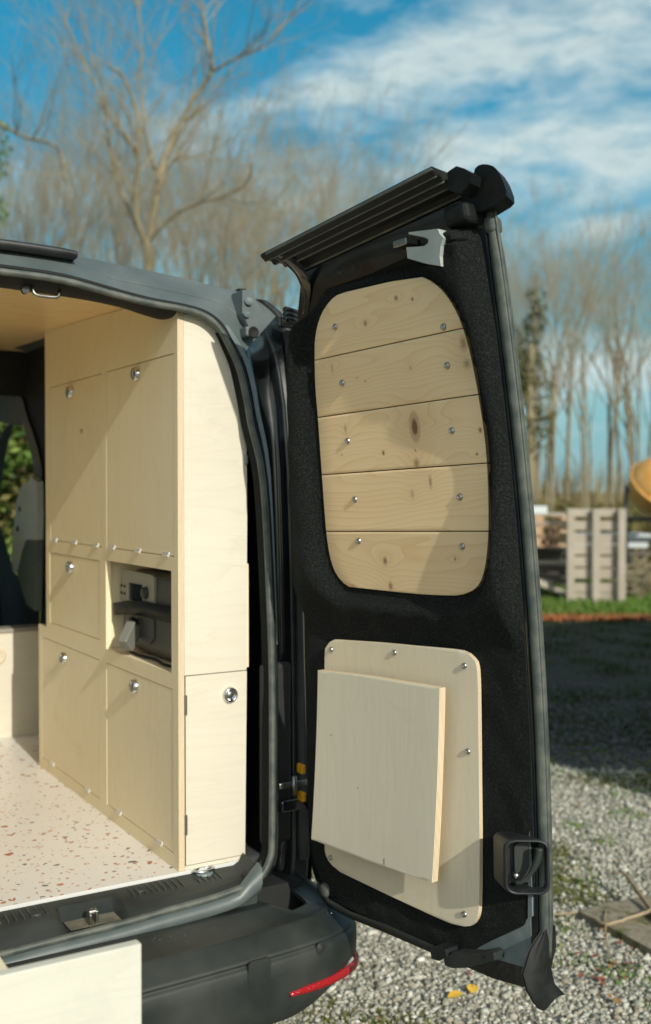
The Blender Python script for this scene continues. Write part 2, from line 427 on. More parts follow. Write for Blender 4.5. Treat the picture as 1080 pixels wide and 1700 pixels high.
# --- gravel: crushed stones, dense where the camera sees them large
def icos():
    t = (1+sqrt(5))/2
    v = np.array([(-1, t, 0), (1, t, 0), (-1, -t, 0), (1, -t, 0), (0, -1, t), (0, 1, t), (0, -1, -t), (0, 1, -t), (t, 0, -1), (t, 0, 1), (-t, 0, -1), (-t, 0, 1)], float)/sqrt(1+t*t)
    f = np.array([(0, 11, 5), (0, 5, 1), (0, 1, 7), (0, 7, 10), (0, 10, 11), (1, 5, 9), (5, 11, 4), (11, 10, 2), (10, 7, 6), (7, 1, 8), (3, 9, 4), (3, 4, 2), (3, 2, 6), (3, 6, 8), (3, 8, 9), (4, 9, 5), (2, 4, 11), (6, 2, 10), (8, 6, 7), (9, 8, 1)])
    return v, f
IV, IF = icos()
def stones(name, P, size, m, flat=.6, jitter=.28, parent=None):
    """P (n,3) positions, size (n,); one joined mesh of angular stones with a per-stone tone in a UV map"""
    n = len(P); vv = np.repeat(IV[None], n, 0)*(1+jitter*(npr.rand(n, 12, 1)-.5)*2)
    vv *= (np.array([1, .75, flat])*(1+.3*(npr.rand(n, 1, 3)-.5)))
    a = npr.rand(n)*2*pi; tl = (npr.rand(n)-.5)*1.2
    c, s_ = np.cos(tl), np.sin(tl); y = vv[..., 1]*c[:, None]-vv[..., 2]*s_[:, None]; z = vv[..., 1]*s_[:, None]+vv[..., 2]*c[:, None]
    c, s_ = np.cos(a), np.sin(a); x2 = vv[..., 0]*c[:, None]-y*s_[:, None]; y2 = vv[..., 0]*s_[:, None]+y*c[:, None]
    vv = np.stack([x2, y2, z], -1)*size[:, None, None]+P[:, None, :]
    F_ = (IF[None]+12*np.arange(n)[:, None, None]).reshape(-1, 3)
    me = bpy.data.meshes.new(name); me.vertices.add(n*12); me.vertices.foreach_set('co', vv.reshape(-1))
    me.loops.add(len(F_)*3); me.loops.foreach_set('vertex_index', F_.reshape(-1).astype(np.int32))
    me.polygons.add(len(F_)); me.polygons.foreach_set('loop_start', np.arange(0, len(F_)*3, 3, dtype=np.int32)); me.polygons.foreach_set('loop_total', np.full(len(F_), 3, np.int32))
    ul = me.uv_layers.new(name='UVMap'); t = npr.rand(n, 2)
    ul.data.foreach_set('uv', np.repeat(t, 60, 0).reshape(-1).astype(np.float32))
    me.update(calc_edges=True); me.materials.append(m)
    o = bpy.data.objects.new(name, me); link(o, parent); return o
def f_stone(nt, b):
    u = nt.add('ShaderNodeSeparateXYZ', {0: uvco(nt)})
    c = nt.ramp(u.outputs[0], [(0, (.20, .20, .16)), (.3, (.37, .37, .30)), (.7, (.50, .50, .42)), (.93, (.64, .635, .56)), (1, (.78, .77, .70))])
    warm = nt.mapr(u.outputs[1], .82, .98, 0, .5)
    c = nt.mix(warm, c, (.32, .22, .13))
    n = nt.noise(objco(nt), 160, 3)
    c = nt.mix(nt.mapr(n, .35, .65, 0, .4), c, (.12, .125, .10))
    nt.l.new(c, b.inputs['Base Color'])
M['stone'] = mat('crushed_stone', rough=.85, spec=.3, build=f_stone)
def scatter(n, d0, d1, az0, az1, bias=1.0):
    """random ground points between two distances and two headings (degrees right of the van's axis)"""
    d = d0+(d1-d0)*npr.rand(n)**bias; a = np.radians(az0+(az1-az0)*npr.rand(n))
    return np.stack([d*np.sin(a), d*np.cos(a), np.zeros(n)], -1)
P1 = scatter(60000, 2.0, 5.35, 27, 58, .95)
def mossy(x, y): return np.sin(x*3.1+1.3*np.sin(y*2.3))+np.sin(y*4.3+1.7*np.sin(x*2.9+1))+.5*np.sin(x*11+y*7)
P1 = P1[(mossy(P1[:, 0], P1[:, 1]) < .95) | (npr.rand(len(P1)) < .35)]; s1 = .0040+.0066*npr.rand(len(P1))**1.8+.006*(npr.rand(len(P1)) > .97)
P1[:, 2] = s1*(.15+.35*npr.rand(len(P1)))
o = stones('gravel_stones', P1, s1, M['stone']); o['kind'] = 'stuff'
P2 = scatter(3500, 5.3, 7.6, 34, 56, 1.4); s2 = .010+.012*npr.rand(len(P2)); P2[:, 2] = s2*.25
M['shaded_stone'] = mat('shaded_stone', (.055, .062, .058), .7)  # darkened copy of the stone colour, shade painted in for the shadowed yard
o = stones('gravel_stones', P2, s2, M['shaded_stone']); o['kind'] = 'stuff'

# --- grass, moss and weeds
def f_blade(c1, c2, c3):
    def f(nt, b):
        u = nt.add('ShaderNodeSeparateXYZ', {0: uvco(nt)})
        nt.l.new(nt.ramp(u.outputs[0], [(0, c1), (.6, c2), (1, c3)]), b.inputs['Base Color'])
    return f
M['grass'] = mat('grass_blades', rough=.7, spec=.2, build=f_blade((.04, .10, .012), (.11, .22, .03), (.26, .28, .09)))
M['brush'] = mat('dry_undergrowth', rough=.9, spec=.1, build=f_blade((.10, .075, .035), (.19, .16, .07), (.12, .15, .04)))
def blades(name, P, h, w, m, lean=.5):
    n = len(P); a = npr.rand(n)*2*pi; r = np.stack([np.cos(a), np.sin(a), np.zeros(n)], -1); q = np.stack([-r[:, 1], r[:, 0], r[:, 2]], -1)
    L = (npr.rand(n, 1)*lean)*h[:, None]
    v0 = P-r*w[:, None]/2; v1 = P+r*w[:, None]/2
    mid = P+np.array([0, 0, 1.])*h[:, None]*.6+q*L*.3
    v2 = mid+r*w[:, None]*.35; v3 = mid-r*w[:, None]*.35; v4 = P+np.array([0, 0, 1.])*h[:, None]*(1-.25*npr.rand(n, 1))+q*L
    vv = np.stack([v0, v1, v2, v3, v4], 1); b0 = 5*np.arange(n)[:, None]
    me = bpy.data.meshes.new(name); me.vertices.add(n*5); me.vertices.foreach_set('co', vv.reshape(-1))
    T = np.concatenate([b0+np.array([[0, 1, 2]]), b0+np.array([[0, 2, 3]]), b0+np.array([[3, 2, 4]])], 1).reshape(-1)
    me.loops.add(n*9); me.loops.foreach_set('vertex_index', T.astype(np.int32)); me.polygons.add(n*3)
    me.polygons.foreach_set('loop_start', np.arange(0, n*9, 3, dtype=np.int32)); me.polygons.foreach_set('loop_total', np.full(n*3, 3, np.int32))
    ul = me.uv_layers.new(name='UVMap'); ul.data.foreach_set('uv', np.repeat(npr.rand(n, 2), 9, 0).reshape(-1).astype(np.float32))
    me.update(calc_edges=True); me.materials.append(m)
    o = bpy.data.objects.new(name, me); link(o); o['kind'] = 'stuff'; return o
def band(n, d0, d1, s0, s1):
    d = d0+(d1-d0)*npr.rand(n); s = s0+(s1-s0)*npr.rand(n)
    return ax[None]*d[:, None]+rx[None]*s[:, None]
P = band(52000, 11.3, 15.5, -1, 8); blades('grass', P, .05+.08*npr.rand(len(P)), .008+.010*npr.rand(len(P)), M['grass'])
cl = band(150, 2.3, 5.5, .5, 2.6); cl = cl[npr.randint(0, 150, 5200)]+npr.randn(5200, 3)*np.array([.035, .035, 0]); cl[:, 2] = 0
blades('weeds', cl, .010+.016*npr.rand(len(cl)), .004+.005*npr.rand(len(cl)), M['grass'], 1.2)
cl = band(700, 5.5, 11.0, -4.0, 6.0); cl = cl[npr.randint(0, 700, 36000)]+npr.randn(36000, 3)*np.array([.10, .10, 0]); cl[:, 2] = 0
M['shade_grass'] = mat('shaded_grass', rough=.8, spec=.15, build=f_blade((.015, .035, .010), (.035, .070, .018), (.06, .08, .03)))  # darker copy of the grass, with the yard's cast shade in its colour
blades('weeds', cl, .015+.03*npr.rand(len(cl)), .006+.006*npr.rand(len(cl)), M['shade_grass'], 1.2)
M['moss'] = mat('moss', rough=.9, spec=.1, build=f_blade((.06, .075, .012), (.13, .15, .03), (.22, .21, .07)))
P = scatter(90000, 2.1, 5.8, 27, 58, .9); P = P[mossy(P[:, 0], P[:, 1])+.6*npr.rand(len(P)) > 1.15]; P[:, 2] = .001
blades('moss', P, .006+.010*npr.rand(len(P)), .004+.005*npr.rand(len(P)), M['moss'], 1.6)
P = band(30000, 17, 30, -10, 14); blades('undergrowth', P, .25+1.1*npr.rand(len(P))**2, .02+.03*npr.rand(len(P)), M['brush'], .9)
M['thicket'] = mat('far_thicket', rough=.9, spec=.1, build=f_blade((.20, .16, .08), (.30, .24, .13), (.24, .24, .10)))
P = band(9000, 29, 46, -17, 22); blades('far_thicket', P, .6+2.6*npr.rand(len(P))**1.6, .02+.04*npr.rand(len(P)), M['thicket'], .35)
# fallen leaves along the lawn edge (a mass) and single leaves on the gravel
M['leaf_litter'] = mat('fallen_leaves', rough=.8, build=f_blade((.30, .075, .02), (.42, .15, .05), (.30, .20, .08)))
P = band(7000, 10.95, 11.5, -1, 6.5); P[:, 2] = .01
blades('leaf_litter', P, .02+.02*npr.rand(len(P)), .03+.02*npr.rand(len(P)), M['leaf_litter'], 2.5)
#--BACKGROUND--
#--VAN--
# ---------------------------------------------------------------- sky
nt = NT(W.node_tree); bg = W.node_tree.nodes.get('Background') or nt.add('ShaderNodeBackground')
sky = nt.add('ShaderNodeTexSky', sky_type='NISHITA', sun_disc=False)
sky.sun_elevation = SUN_EL; sky.sun_rotation = pi+SUN_AZ; sky.altitude = 100; sky.air_density = 1.0; sky.dust_density = 1.6; sky.ozone_density = 2.5
dr = nt.vm('NORMALIZE', nt.add('ShaderNodeTexCoord').outputs['Generated'])
sx = nt.add('ShaderNodeSeparateXYZ', {0: dr})
az = nt.math('MULTIPLY', nt.math('ARCTAN2', sx.outputs[0], sx.outputs[1]), 180/pi)     # heading, degrees right of +Y
el = nt.math('MULTIPLY', nt.math('ARCSINE', sx.outputs[2]), 180/pi)
def ang(x, y):
    d = ray(x, y); d = d/np.linalg.norm(d); return math.degrees(math.atan2(d[0], d[1])), math.degrees(math.asin(d[2]))
comb = nt.add('ShaderNodeCombineXYZ', {0: az, 1: el}).outputs[0]
# cloud bodies: centre, half-axes (degrees), tilt (degrees), weight
mask = None
CL = [((760, 95), 13, 2.6, 12, 1.0), ((1010, 60), 7, 3.2, 5, .9), ((560, 150), 5.5, 1.5, 3, .9), ((900, 235), 10, 2.2, 6, 1.0), ((1000, 300), 8, 2.4, 4, .9), ((720, 290), 6, 2.0, 4, .7),
      ((1020, 370), 5, 1.2, 8, .8), ((820, 400), 5, 2.4, 0, .5), ((300, 240), 6, 2.4, 10, .6), ((120, 330), 8, 2.2, -4, .55), ((480, 300), 6, 2.6, 5, .65), ((350, 380), 9, 2.0, 0, .55),
      ((960, 620), 14, 3.4, 0, .75), ((300, 600), 18, 4, 0, .6), ((590, 5), 3, .8, 0, .5)]
for (c, rx_, ry_, tl, w) in CL:
    a0, e0 = ang(*c)
    m = nt.add('ShaderNodeMapping', {0: comb, 'Location': (-a0, -e0, 0)}, vector_type='POINT')
    m2 = nt.add('ShaderNodeMapping', {0: m, 'Rotation': (0, 0, R(-tl))}, vector_type='POINT')
    m3 = nt.vm('MULTIPLY', m2.outputs[0], (1/rx_, 1/ry_, 0))
    d = nt.vm('LENGTH', m3)
    g = nt.math('MULTIPLY', nt.mapr(d, 1.35, .2), w)
    mask = g if mask is None else nt.math('MAXIMUM', mask, g)
cc = nt.vm('MULTIPLY', comb, (.10, .26, 0))
n1 = nt.noise(cc, 1.5, 8, .60, .5); n2 = nt.noise(cc, 5.0, 7, .62, .3); gen = nt.noise(cc, .55, 5, .5)
inside = nt.math('MULTIPLY', nt.mapr(nt.math('ABSOLUTE', nt.math('SUBTRACT', az, 31)), 24, 32, 1, 0), nt.mapr(el, 28, 36, 1, 0))
gmask = nt.mapr(gen, .42, .62)
mask = nt.math('ADD', nt.math('MULTIPLY', mask, inside), nt.math('MULTIPLY', nt.math('MULTIPLY', gmask, nt.math('SUBTRACT', 1, inside)), .8))
den = nt.math('ADD', nt.math('ADD', mask, nt.math('MULTIPLY', nt.math('SUBTRACT', n1, .5), 1.7)), nt.math('MULTIPLY', nt.math('SUBTRACT', n2, .5), .5))
den = nt.mapr(den, .20, .95)
shade = nt.mapr(n2, .3, .7)
sunv = (-sin(SUN_AZ)*cos(SUN_EL), -cos(SUN_AZ)*cos(SUN_EL), sin(SUN_EL))
toward = nt.mapr(nt.vm('DOT_PRODUCT', dr, sunv), -.15, .8)       # sky and clouds whiten and brighten smoothly towards the sun
cloudc = nt.mix(toward, nt.mix(shade, (3.7, 4.6, 4.7), (5.0, 5.8, 5.7)), (12.5, 12.0, 10.5))
tint = nt.mix(1.0, sky.outputs[0], nt.mix(toward, (.15, .86, .86), (.95, .98, .92)), 'MULTIPLY')
# pale band of haze above the horizon
hz = nt.mapr(el, 2, 16, .85, 0)
tint = nt.mix(hz, tint, (2.3, 3.7, 4.1))
fin = nt.mix(nt.math('MULTIPLY', den, .88), tint, cloudc)
nt.l.new(fin, bg.inputs['Color']); bg.inputs['Strength'].default_value = .088
out = W.node_tree.nodes.get('World Output'); nt.l.new(bg.outputs[0], out.inputs[0])

# ---------------------------------------------------------------- trees
def f_bark(c1, c2):
    def f(nt, b):
        o = objco(nt); nt.l.new(nt.ramp(nt.noise(nt.scaled(o, (6, 6, 1.2)), 1.0, 5, .7), [(.3, c1), (.7, c2)]), b.inputs['Base Color'])
    return f
M['bark'] = mat('tan_bark', rough=.9, spec=.15, build=f_bark((.14, .12, .07), (.34, .295, .19)))
M['twig'] = mat('twigs', rough=.9, spec=.15, build=f_bark((.23, .195, .12), (.38, .33, .22)))
M['bark_dark'] = mat('grey_bark', rough=.9, spec=.15, build=f_bark((.14, .12, .075), (.28, .25, .17)))
def grow(mb, tw, p, d, L, r, level, maxl, rg, spread=.6, upw=.25, n_child=3):
    """one limb as a bent tapering tube, then its children"""
    seg = 5 if level < 2 else 4; pts = [Vector(p)]; rad = [r]; dd = Vector(d).normalized()
    for i in range(seg):
        dd = (dd+Vector((rg.uniform(-1, 1), rg.uniform(-1, 1), rg.uniform(-.6, 1)*.7+upw))*.16).normalized()
        pts.append(pts[-1]+dd*L/seg); rad.append(r*(1-(i+1)/seg*.62))
    (mb if level < 2 else tw).tube(pts, rad, 6 if level < 1 else 4 if level < 3 else 3, caps=False)
    if level >= maxl: return
    k = n_child+(1 if level else 0)
    for i in range(k):
        f = rg.uniform(.35, 1.0) if level else rg.uniform(.45, 1.0)
        if i == 0: f = 1.0
        j = min(int(f*seg), seg-1); q = pts[j].lerp(pts[j+1], f*seg-j)
        a = rg.uniform(0, 2*pi); o = dd.orthogonal().normalized(); o = Matrix.Rotation(a, 3, dd) @ o
        nd = (dd*(1-spread*.5)+o*spread*rg.uniform(.6, 1.3)).normalized()
        grow(mb, tw, q, nd, L*rg.uniform(.50, .72), max(rad[j]*rg.uniform(.45, .62), .0032), level+1, maxl, rg, spread, upw, n_child)
def tree_proto(seed, h, r, label, group, spread=.55, dark=False, trunk_frac=.5):
    rg = random.Random(seed); root = thing('bare_tree', label, 'tree', (0, 0, 0), group)
    t = MB(); lb = MB(); tw = MB()
    H = h*trunk_frac; pts = [Vector((0, 0, -.1))]; 
    for i in range(6): pts.append(Vector((pts[-1].x+rg.uniform(-.09, .09), pts[-1].y+rg.uniform(-.09, .09), H*(i+1)/6)))
    t.tube(pts, [r*(1.25 if i == 0 else 1-.45*i/6) for i in range(7)], 8)
    n = rg.randint(4, 6)
    for i in range(n):
        f = 1.0 if i < 2 else rg.uniform(.45, 1.0); j = min(int(f*6), 5); q = pts[j].lerp(pts[j+1], f*6-j)
        a = rg.uniform(0, 2*pi); s = spread*rg.uniform(.5, 1.2)
        grow(lb, tw, q, (cos(a)*s, sin(a)*s, 1), h*(1-f*trunk_frac)*rg.uniform(.45, .62), r*.5*(1.2-f*.5), 0 if i < 3 else 1, 3 if i < 3 else 4, rg, spread, .25, 4 if i % 2 else 3)
    bk = M['bark_dark'] if dark else M['bark']
    t.build('trunk', bk, root); lb.build('branches', bk, root); tw.build('twigs', M['twig'], root)
    return root
GR = 'bare trees of the wood beyond the yard'
protos = [tree_proto(11+i, 12.0, .070+.010*(i % 3), 'slender bare tree standing in the wood beyond the yard', GR, .34+.07*(i % 4), i in (1, 4), .45+.05*(i % 3)) for i in range(6)]
spots = []
rg = random.Random(21)
for row, (d0, n, lo, hi) in enumerate(((20.5, 14, -17, 18), (25, 30, -19, 19), (31, 48, -20, 20))):
    for i in range(n):
        a = lo+(hi-lo)*(i+rg.uniform(.1, .9))/n; d = d0+rg.uniform(-1.8, 1.8)
        k = (a+16)/34.0       # left to right
        h = (9.4-2.4*smooth(.3, .8, k))*(d/24.0)**.75*rg.uniform(.82, 1.12)
        spots.append((a, d, h))
for i, (a, d, h) in enumerate(spots):
    src = protos[i % 6]; o = src if i < 6 else copy_tree(src)
    o.location = (sin(YAW+R(a))*d, cos(YAW+R(a))*d, 0); o.rotation_euler = (0, 0, rg.uniform(0, 6.28))
    s = h/12.0; o.scale = (s*1.0, s*1.0, s)
    side_ = 'above the van roof' if a < 0 else 'behind the open rear door' if a < 9.5 else 'right of the open door'
    o['label'] = ('sturdy bare tree in the front row of the wood ' if d < 22.5 else 'bare tree in the middle of the wood ' if d < 28 else 'thin distant bare tree in the back of the wood ')+side_
# the big forked tree behind the van roof, limbs laid out from the sight lines at about 19 m
D0 = 19.0
big = thing('bare_tree', 'large forked bare tree rising behind the black van roof', 'tree', tuple(onZ(245, 1000, 0)*0+np.array([*onD(246, 815, D0)[:2], 0])))
t = MB(); lb = MB(); tw = MB(); rg = random.Random(5)
base = onD(246, 815, D0)
def limb(px, r0, r1, dz=0.0, mbx=None, kids=9, lvl=2):
    pts = [onD(x, y, D0+dz*i/(len(px)-1)) for i, (x, y) in enumerate(px)]
    P_ = catmull(pts, 4); n = len(P_)
    (mbx or lb).tube(P_, [(r0+(r1-r0)*i/(n-1))*.78 for i in range(n)], 6, caps=False)
    for _ in range(kids):
        f = rg.uniform(.25, 1); j = min(int(f*(n-1)), n-2); d = Vector(P_[j+1]-P_[j]).normalized()
        o = Matrix.Rotation(rg.uniform(0, 6.28), 3, d) @ d.orthogonal().normalized()
        nd = d*.6+o*.7+Vector((0, 0, .3))
        grow(tw, tw, Vector(P_[j]), nd, rg.uniform(1.0, 2.0), max(.010, (r0+(r1-r0)*f)*.40), lvl, 4, rg, .6, .3, 3)
t.tube(catmull([np.array([base[0], base[1], -.1]), np.array([base[0]-.03, base[1], 1.5]), np.array([base[0], base[1]+.05, 3.2]), onD(247, 470, D0), onD(245, 405, D0)], 4), .088, 9)
limb([(245, 410), (258, 340), (268, 280), (285, 235), (315, 175), (355, 118)], .085, .045, .3)
limb([(355, 118), (345, 70), (338, 30), (330, -20)], .045, .028, .8)
limb([(355, 118), (395, 95), (440, 75), (480, 30), (500, -10)], .038, .012, -.8)
limb([(243, 408), (225, 350), (229, 270), (228, 190), (205, 130), (180, 110)], .060, .028, -.6)
limb([(240, 405), (215, 350), (195, 300), (178, 225), (172, 150), (150, 90), (140, 40)], .045, .018, 1.0)
limb([(230, 260), (180, 190), (140, 105), (115, 50), (95, -5)], .040, .015, .5)
limb([(246, 402), (280, 365), (320, 340), (375, 325), (412, 300), (418, 270)], .048, .022, -1.2)
limb([(262, 320), (285, 270), (330, 258), (365, 245)], .034, .014, .6)
limb([(228, 150), (235, 90), (232, 40), (228, -10)], .030, .014, .2)
limb([(262, 300), (245, 240), (238, 170), (250, 110), (262, 60)], .030, .012, 1.2)
limb([(0, 205), (40, 228), (95, 245), (110, 300)], .05, .02, -1)
t.build('trunk', M['bark'], big); lb.build('branches', M['bark'], big); tw.build('twigs', M['twig'], big)
# leafy things: evergreen and shrubs
M['leaf_dark'] = mat('evergreen_foliage', rough=.8, spec=.2, build=f_blade((.015, .04, .02), (.035, .075, .03), (.06, .10, .04)))
M['leaf_green'] = mat('shrub_foliage', rough=.7, spec=.25, build=f_blade((.04, .09, .015), (.10, .18, .03), (.19, .25, .06)))
M['leaf_brown'] = mat('ivy_foliage', rough=.8, spec=.2, build=f_blade((.07, .08, .02), (.13, .12, .035), (.17, .15, .05)))
def leaves(name, blobs, n, size, m, parent):
    """small leaf faces spread through soft clumps (centre, radius)"""
    org = np.array(parent_origin(parent)); w = np.array([b[1]**2 for b in blobs]); w = w/w.sum()
    k = npr.choice(len(blobs), n, p=w); c = np.array([b[0] for b in blobs])[k]; r = np.array([b[1] for b in blobs])[k]
    d = npr.randn(n, 3); d /= np.linalg.norm(d, axis=1)[:, None]; P = c+d*(r*(.35+.65*npr.rand(n)**.5))[:, None]*np.array([1, 1, .85])-org
    u = npr.randn(n, 3); u /= np.linalg.norm(u, axis=1)[:, None]; v = np.cross(u, npr.randn(n, 3)); v /= np.linalg.norm(v, axis=1)[:, None]
    s = size*(.6+.8*npr.rand(n, 1)); V = np.stack([P-u*s, P+v*s*.45, P+u*s, P-v*s*.45], 1)
    me = bpy.data.meshes.new(name); me.vertices.add(4*n); me.vertices.foreach_set('co', V.reshape(-1)); me.loops.add(4*n); me.loops.foreach_set('vertex_index', np.arange(4*n, dtype=np.int32))
    me.polygons.add(n); me.polygons.foreach_set('loop_start', np.arange(0, 4*n, 4, dtype=np.int32)); me.polygons.foreach_set('loop_total', np.full(n, 4, np.int32))
    ul = me.uv_layers.new(name='UVMap'); ul.data.foreach_set('uv', np.repeat(npr.rand(n, 2), 4, 0).reshape(-1).astype(np.float32))
    me.update(calc_edges=True); me.materials.append(m); o = bpy.data.objects.new(name, me); link(o, parent); return o
def at_px(x, d): p = onD(x, 815, d); return (float(p[0]), float(p[1]), 0.0)
ev = thing('evergreen_tree', 'dark evergreen tree with drooping clumps just right of the open door', 'tree', at_px(884, 21))
t = MB(); b0 = at_px(884, 21); t.tube([(b0[0], b0[1], -.1), (b0[0], b0[1], 2.5), (b0[0]+.05, b0[1], 5.6)], [.11, .08, .02], 7); t.build('trunk', M['bark_dark'], ev)
bl = [(onD(x, y, 21+rg.uniform(-.4, .4)), r) for x, y, r in ((889, 492, .20), (892, 512, .17), (896, 545, .15), (886, 535, .26), (880, 560, .22), (872, 598, .3), (868, 615, .26), (890, 600, .2), (858, 590, .25), (850, 560, .3), (868, 640, .22), (846, 640, .4))]
leaves('foliage', bl, 1300, .05, M['leaf_dark'], ev)
iv = thing('ivy_clad_tree', 'short tree wrapped in olive brown ivy behind the pallets', 'tree', at_px(880, 19.5)); b0 = at_px(880, 19.5)
t = MB(); t.tube([(b0[0], b0[1], -.1), (b0[0], b0[1], 4)], [.12, .05], 7); t.build('trunk', M['bark'], iv)
leaves('foliage', [(onD(x, y, 19.5), r) for x, y, r in ((875, 620, .35), (884, 650, .4), (868, 590, .2), (890, 700, .35), (880, 740, .4), (905, 690, .18))], 900, .045, M['leaf_brown'], iv)
iv = thing('ivy_clad_tree', 'tree with green ivy at the left edge of the photo', 'tree', at_px(-12, 17)); b0 = at_px(-12, 17)
t = MB(); t.tube([(b0[0], b0[1], -.1), (b0[0], b0[1], 7.5)], [.13, .05], 7); t.build('trunk', M['bark'], iv)
leaves('foliage', [(onD(x, y, 17), r) for x, y, r in ((-4, 215, .2), (-12, 250, .3), (-6, 285, .2), (-25, 350, .4))], 500, .04, M['leaf_green'], iv)
GS = 'green shrubs seen through the van window'
for i, (x, d, r) in enumerate(((10, 8.6, .8), (38, 8.2, .75), (62, 9.2, .8), (-30, 9.4, .9))):
    p = at_px(x, d); sh = thing('shrub', ('tall green leafy shrub', 'bushy green shrub', 'brownish leafy shrub', 'outer green shrub')[i]+' in sunlight seen through the van window', 'shrub', p, GS)
    t = MB(); t.tube([(p[0], p[1], -.05), (p[0], p[1], 1.2)], [.04, .02], 6); t.build('stem', M['bark'], sh)
    leaves('foliage', [((p[0]+rg.uniform(-.5, .5), p[1]+rg.uniform(-.5, .5), .5+rg.uniform(0, 1.9)), r*.6) for _ in range(9)], 4200, .045, M['leaf_green'] if i % 2 else M['leaf_brown'], sh)
for i in range(16):
    a = rg.uniform(-4, 19); d = rg.uniform(17.5, 23); p = (sin(YAW+R(a))*d, cos(YAW+R(a))*d, 0)
    bs = [((p[0]+rg.uniform(-.9, .9), p[1]+rg.uniform(-.7, .7), .15+rg.uniform(0, .8)), .4) for _ in range(8)]
    sh = thing('bush', 'low scrubby bush at the foot of the bare trees', 'bush', p, 'low scrub along the edge of the wood')
    leaves('foliage', bs, 1500, .05, M['leaf_brown'] if i % 3 else M['brush'], sh)

# ---------------------------------------------------------------- yard things beyond the lawn edge
M['wood_grey'] = mat('weathered_wood', rough=.85, build=f_ply((.34, .30, .23), (.50, .45, .36), 'X', False, 1.0))
M['wood_tan'] = mat('fresh_pallet_wood', rough=.85, build=f_ply((.42, .27, .15), (.58, .42, .26), 'X', False, 4.0))
M['wood_dark'] = mat('old_dark_wood', rough=.9, build=f_ply((.06, .05, .035), (.14, .12, .09), 'X', False, 6.0))
M['white_board'] = mat('pale_painted_board', (.55, .60, .60), .6)
class Local:
    """boxes in a frame standing at p, facing the camera axis: x right, y away, z up"""
    def __init__(s, p, turn=0.0): s.p = Vector(p); s.m = Matrix.Rotation(-YAW+turn, 3, 'Z')
    def box(s, lo, hi, bev=.004, tilt=0.0):
        mb = MB(); c = (Vector(lo)+Vector(hi))/2; h = (Vector(hi)-Vector(lo))/2
        m = s.m @ Matrix.Rotation(tilt, 3, 'Y')
        mb.box(s.p+s.m@c-h, s.p+s.m@c+h, bev, m, 1); return mb
def standing_pallet(x, d, z0, w, h, label, turn=0.0):
    p = at_px(x, d); p = (p[0], p[1], z0); r = thing('wooden_pallet', label, 'pallet', p, 'wooden pallets at the edge of the lawn'); L = Local(p, turn)
    for i in range(3):
        xx = -w/2+(w-.085)*i/2; L.box((xx, 0, 0), (xx+.085, .022, h)).build('stringer', M['wood_grey'], r)
        for zz in (0, h/2-.06, h-.12): L.box((xx, .023, zz), (xx+.085, .10, zz+.12)).build('block', M['wood_grey'], r)
    zz = .01; k = 0
    for hh, gap in ((.125, .01), (.11, .05), (.12, .02), (.12, .025), (.12, .008), (.115, .045), (.11, .045), (.115, .02), (.15, .0)):
        if zz+hh > h: hh = h-zz
        if hh > .03: L.box((-w/2, .101, zz), (w/2, .121, zz+hh)).build('slat', M['wood_grey'], r)
        zz += hh+gap; k += 1
standing_pallet(990, 12.5, 0, .67, 1.13, 'weathered pallet standing upright on the grass strip', R(-6))
def flat_pallet(x, d, z0, w, label, m=None, turn=0.0):
    p = at_px(x, d); p = (p[0], p[1], z0); r = thing('wooden_pallet', label, 'pallet', p, 'wooden pallets at the edge of the lawn'); L = Local(p, turn); m = m or M['wood_grey']
    for y in (0, .36, .72): L.box((-w/2, y, 0), (w/2, y+.09, .02)).build('skid', m, r)
    for x_ in (-w/2, -.06, w/2-.12):
        for y in (0, .36, .72): L.box((x_, y, .021), (x_+.12, y+.09, .10)).build('block', M['wood_tan'], r)
    for i in range(5): L.box((-w/2, i*.175, .101), (w/2, i*.175+.11, .122)).build('slat', m, r)
for k, (z0, m, lb_) in enumerate(((.66, 'wood_tan', 'lower flat pallet on the heap behind the upright pallet'), (.80, 'wood_tan', 'tan flat pallet in the middle of the stack of three'), (.94, 'wood_grey', 'grey flat pallet topmost on the stack of three'))):
    flat_pallet(890+2*k, 12.9, z0, .78, lb_, M[m], R(4-3*k))
p = at_px(885, 12.9)
sb = thing('board_offcut', 'pale wooden block lying on top of the pallet stack', 'board', (p[0], p[1], 1.065)); Local((p[0], p[1], 1.065)).box((-.15, .1, 0), (.19, .4, .09)).build('block', M['white_board'], sb)
# heap under the stack
hp = at_px(892, 12.95); heap = thing('timber_heap', 'dark heap of old beams and boards under the stacked pallets', 'timber heap', hp)
L = Local(hp)
for i in range(9):
    zz = .02+.07*i; tl = rg.uniform(-.10, .10) if i > 3 else rg.uniform(.35, .6)
    if i < 3: L.box((-.42, rg.uniform(-.1, .1), .10+i*.11), (.42, .12+i*.1, .17+i*.11), .004, .52-.1*i).build('beam', M['wood_dark'] if i != 1 else M['wood_grey'], heap)
    else: L.box((-.40+rg.uniform(-.03, .03), rg.uniform(0, .2), zz), (.40+rg.uniform(-.05, .02), .7, zz+.055), .004, tl*.15).build('board', M['wood_dark'] if i % 3 else M['wood_grey'], heap)
# trestle with pale boards right of the pallet
p = at_px(1030, 13.9); tb = thing('trestle_table', 'long pale boards lying on a dark trestle behind the upright pallet', 'trestle', p); L = Local(p)
L.box((-.75, 0, .60), (.36, .55, .69), .005).build('board', M['white_board'], tb); L.box((-.60, -.02, .695), (.40, .5, .78), .005).build('board', M['white_board'], tb)
L.box((-.70, -.03, .50), (.42, .03, .555), .005).build('beam', M['wood_dark'], tb)
for x_ in (-.66, .26): 
    for y_ in (0, .45): L.box((x_, y_, 0), (x_+.06, y_+.06, .597), .005).build('leg', M['wood_dark'], tb)
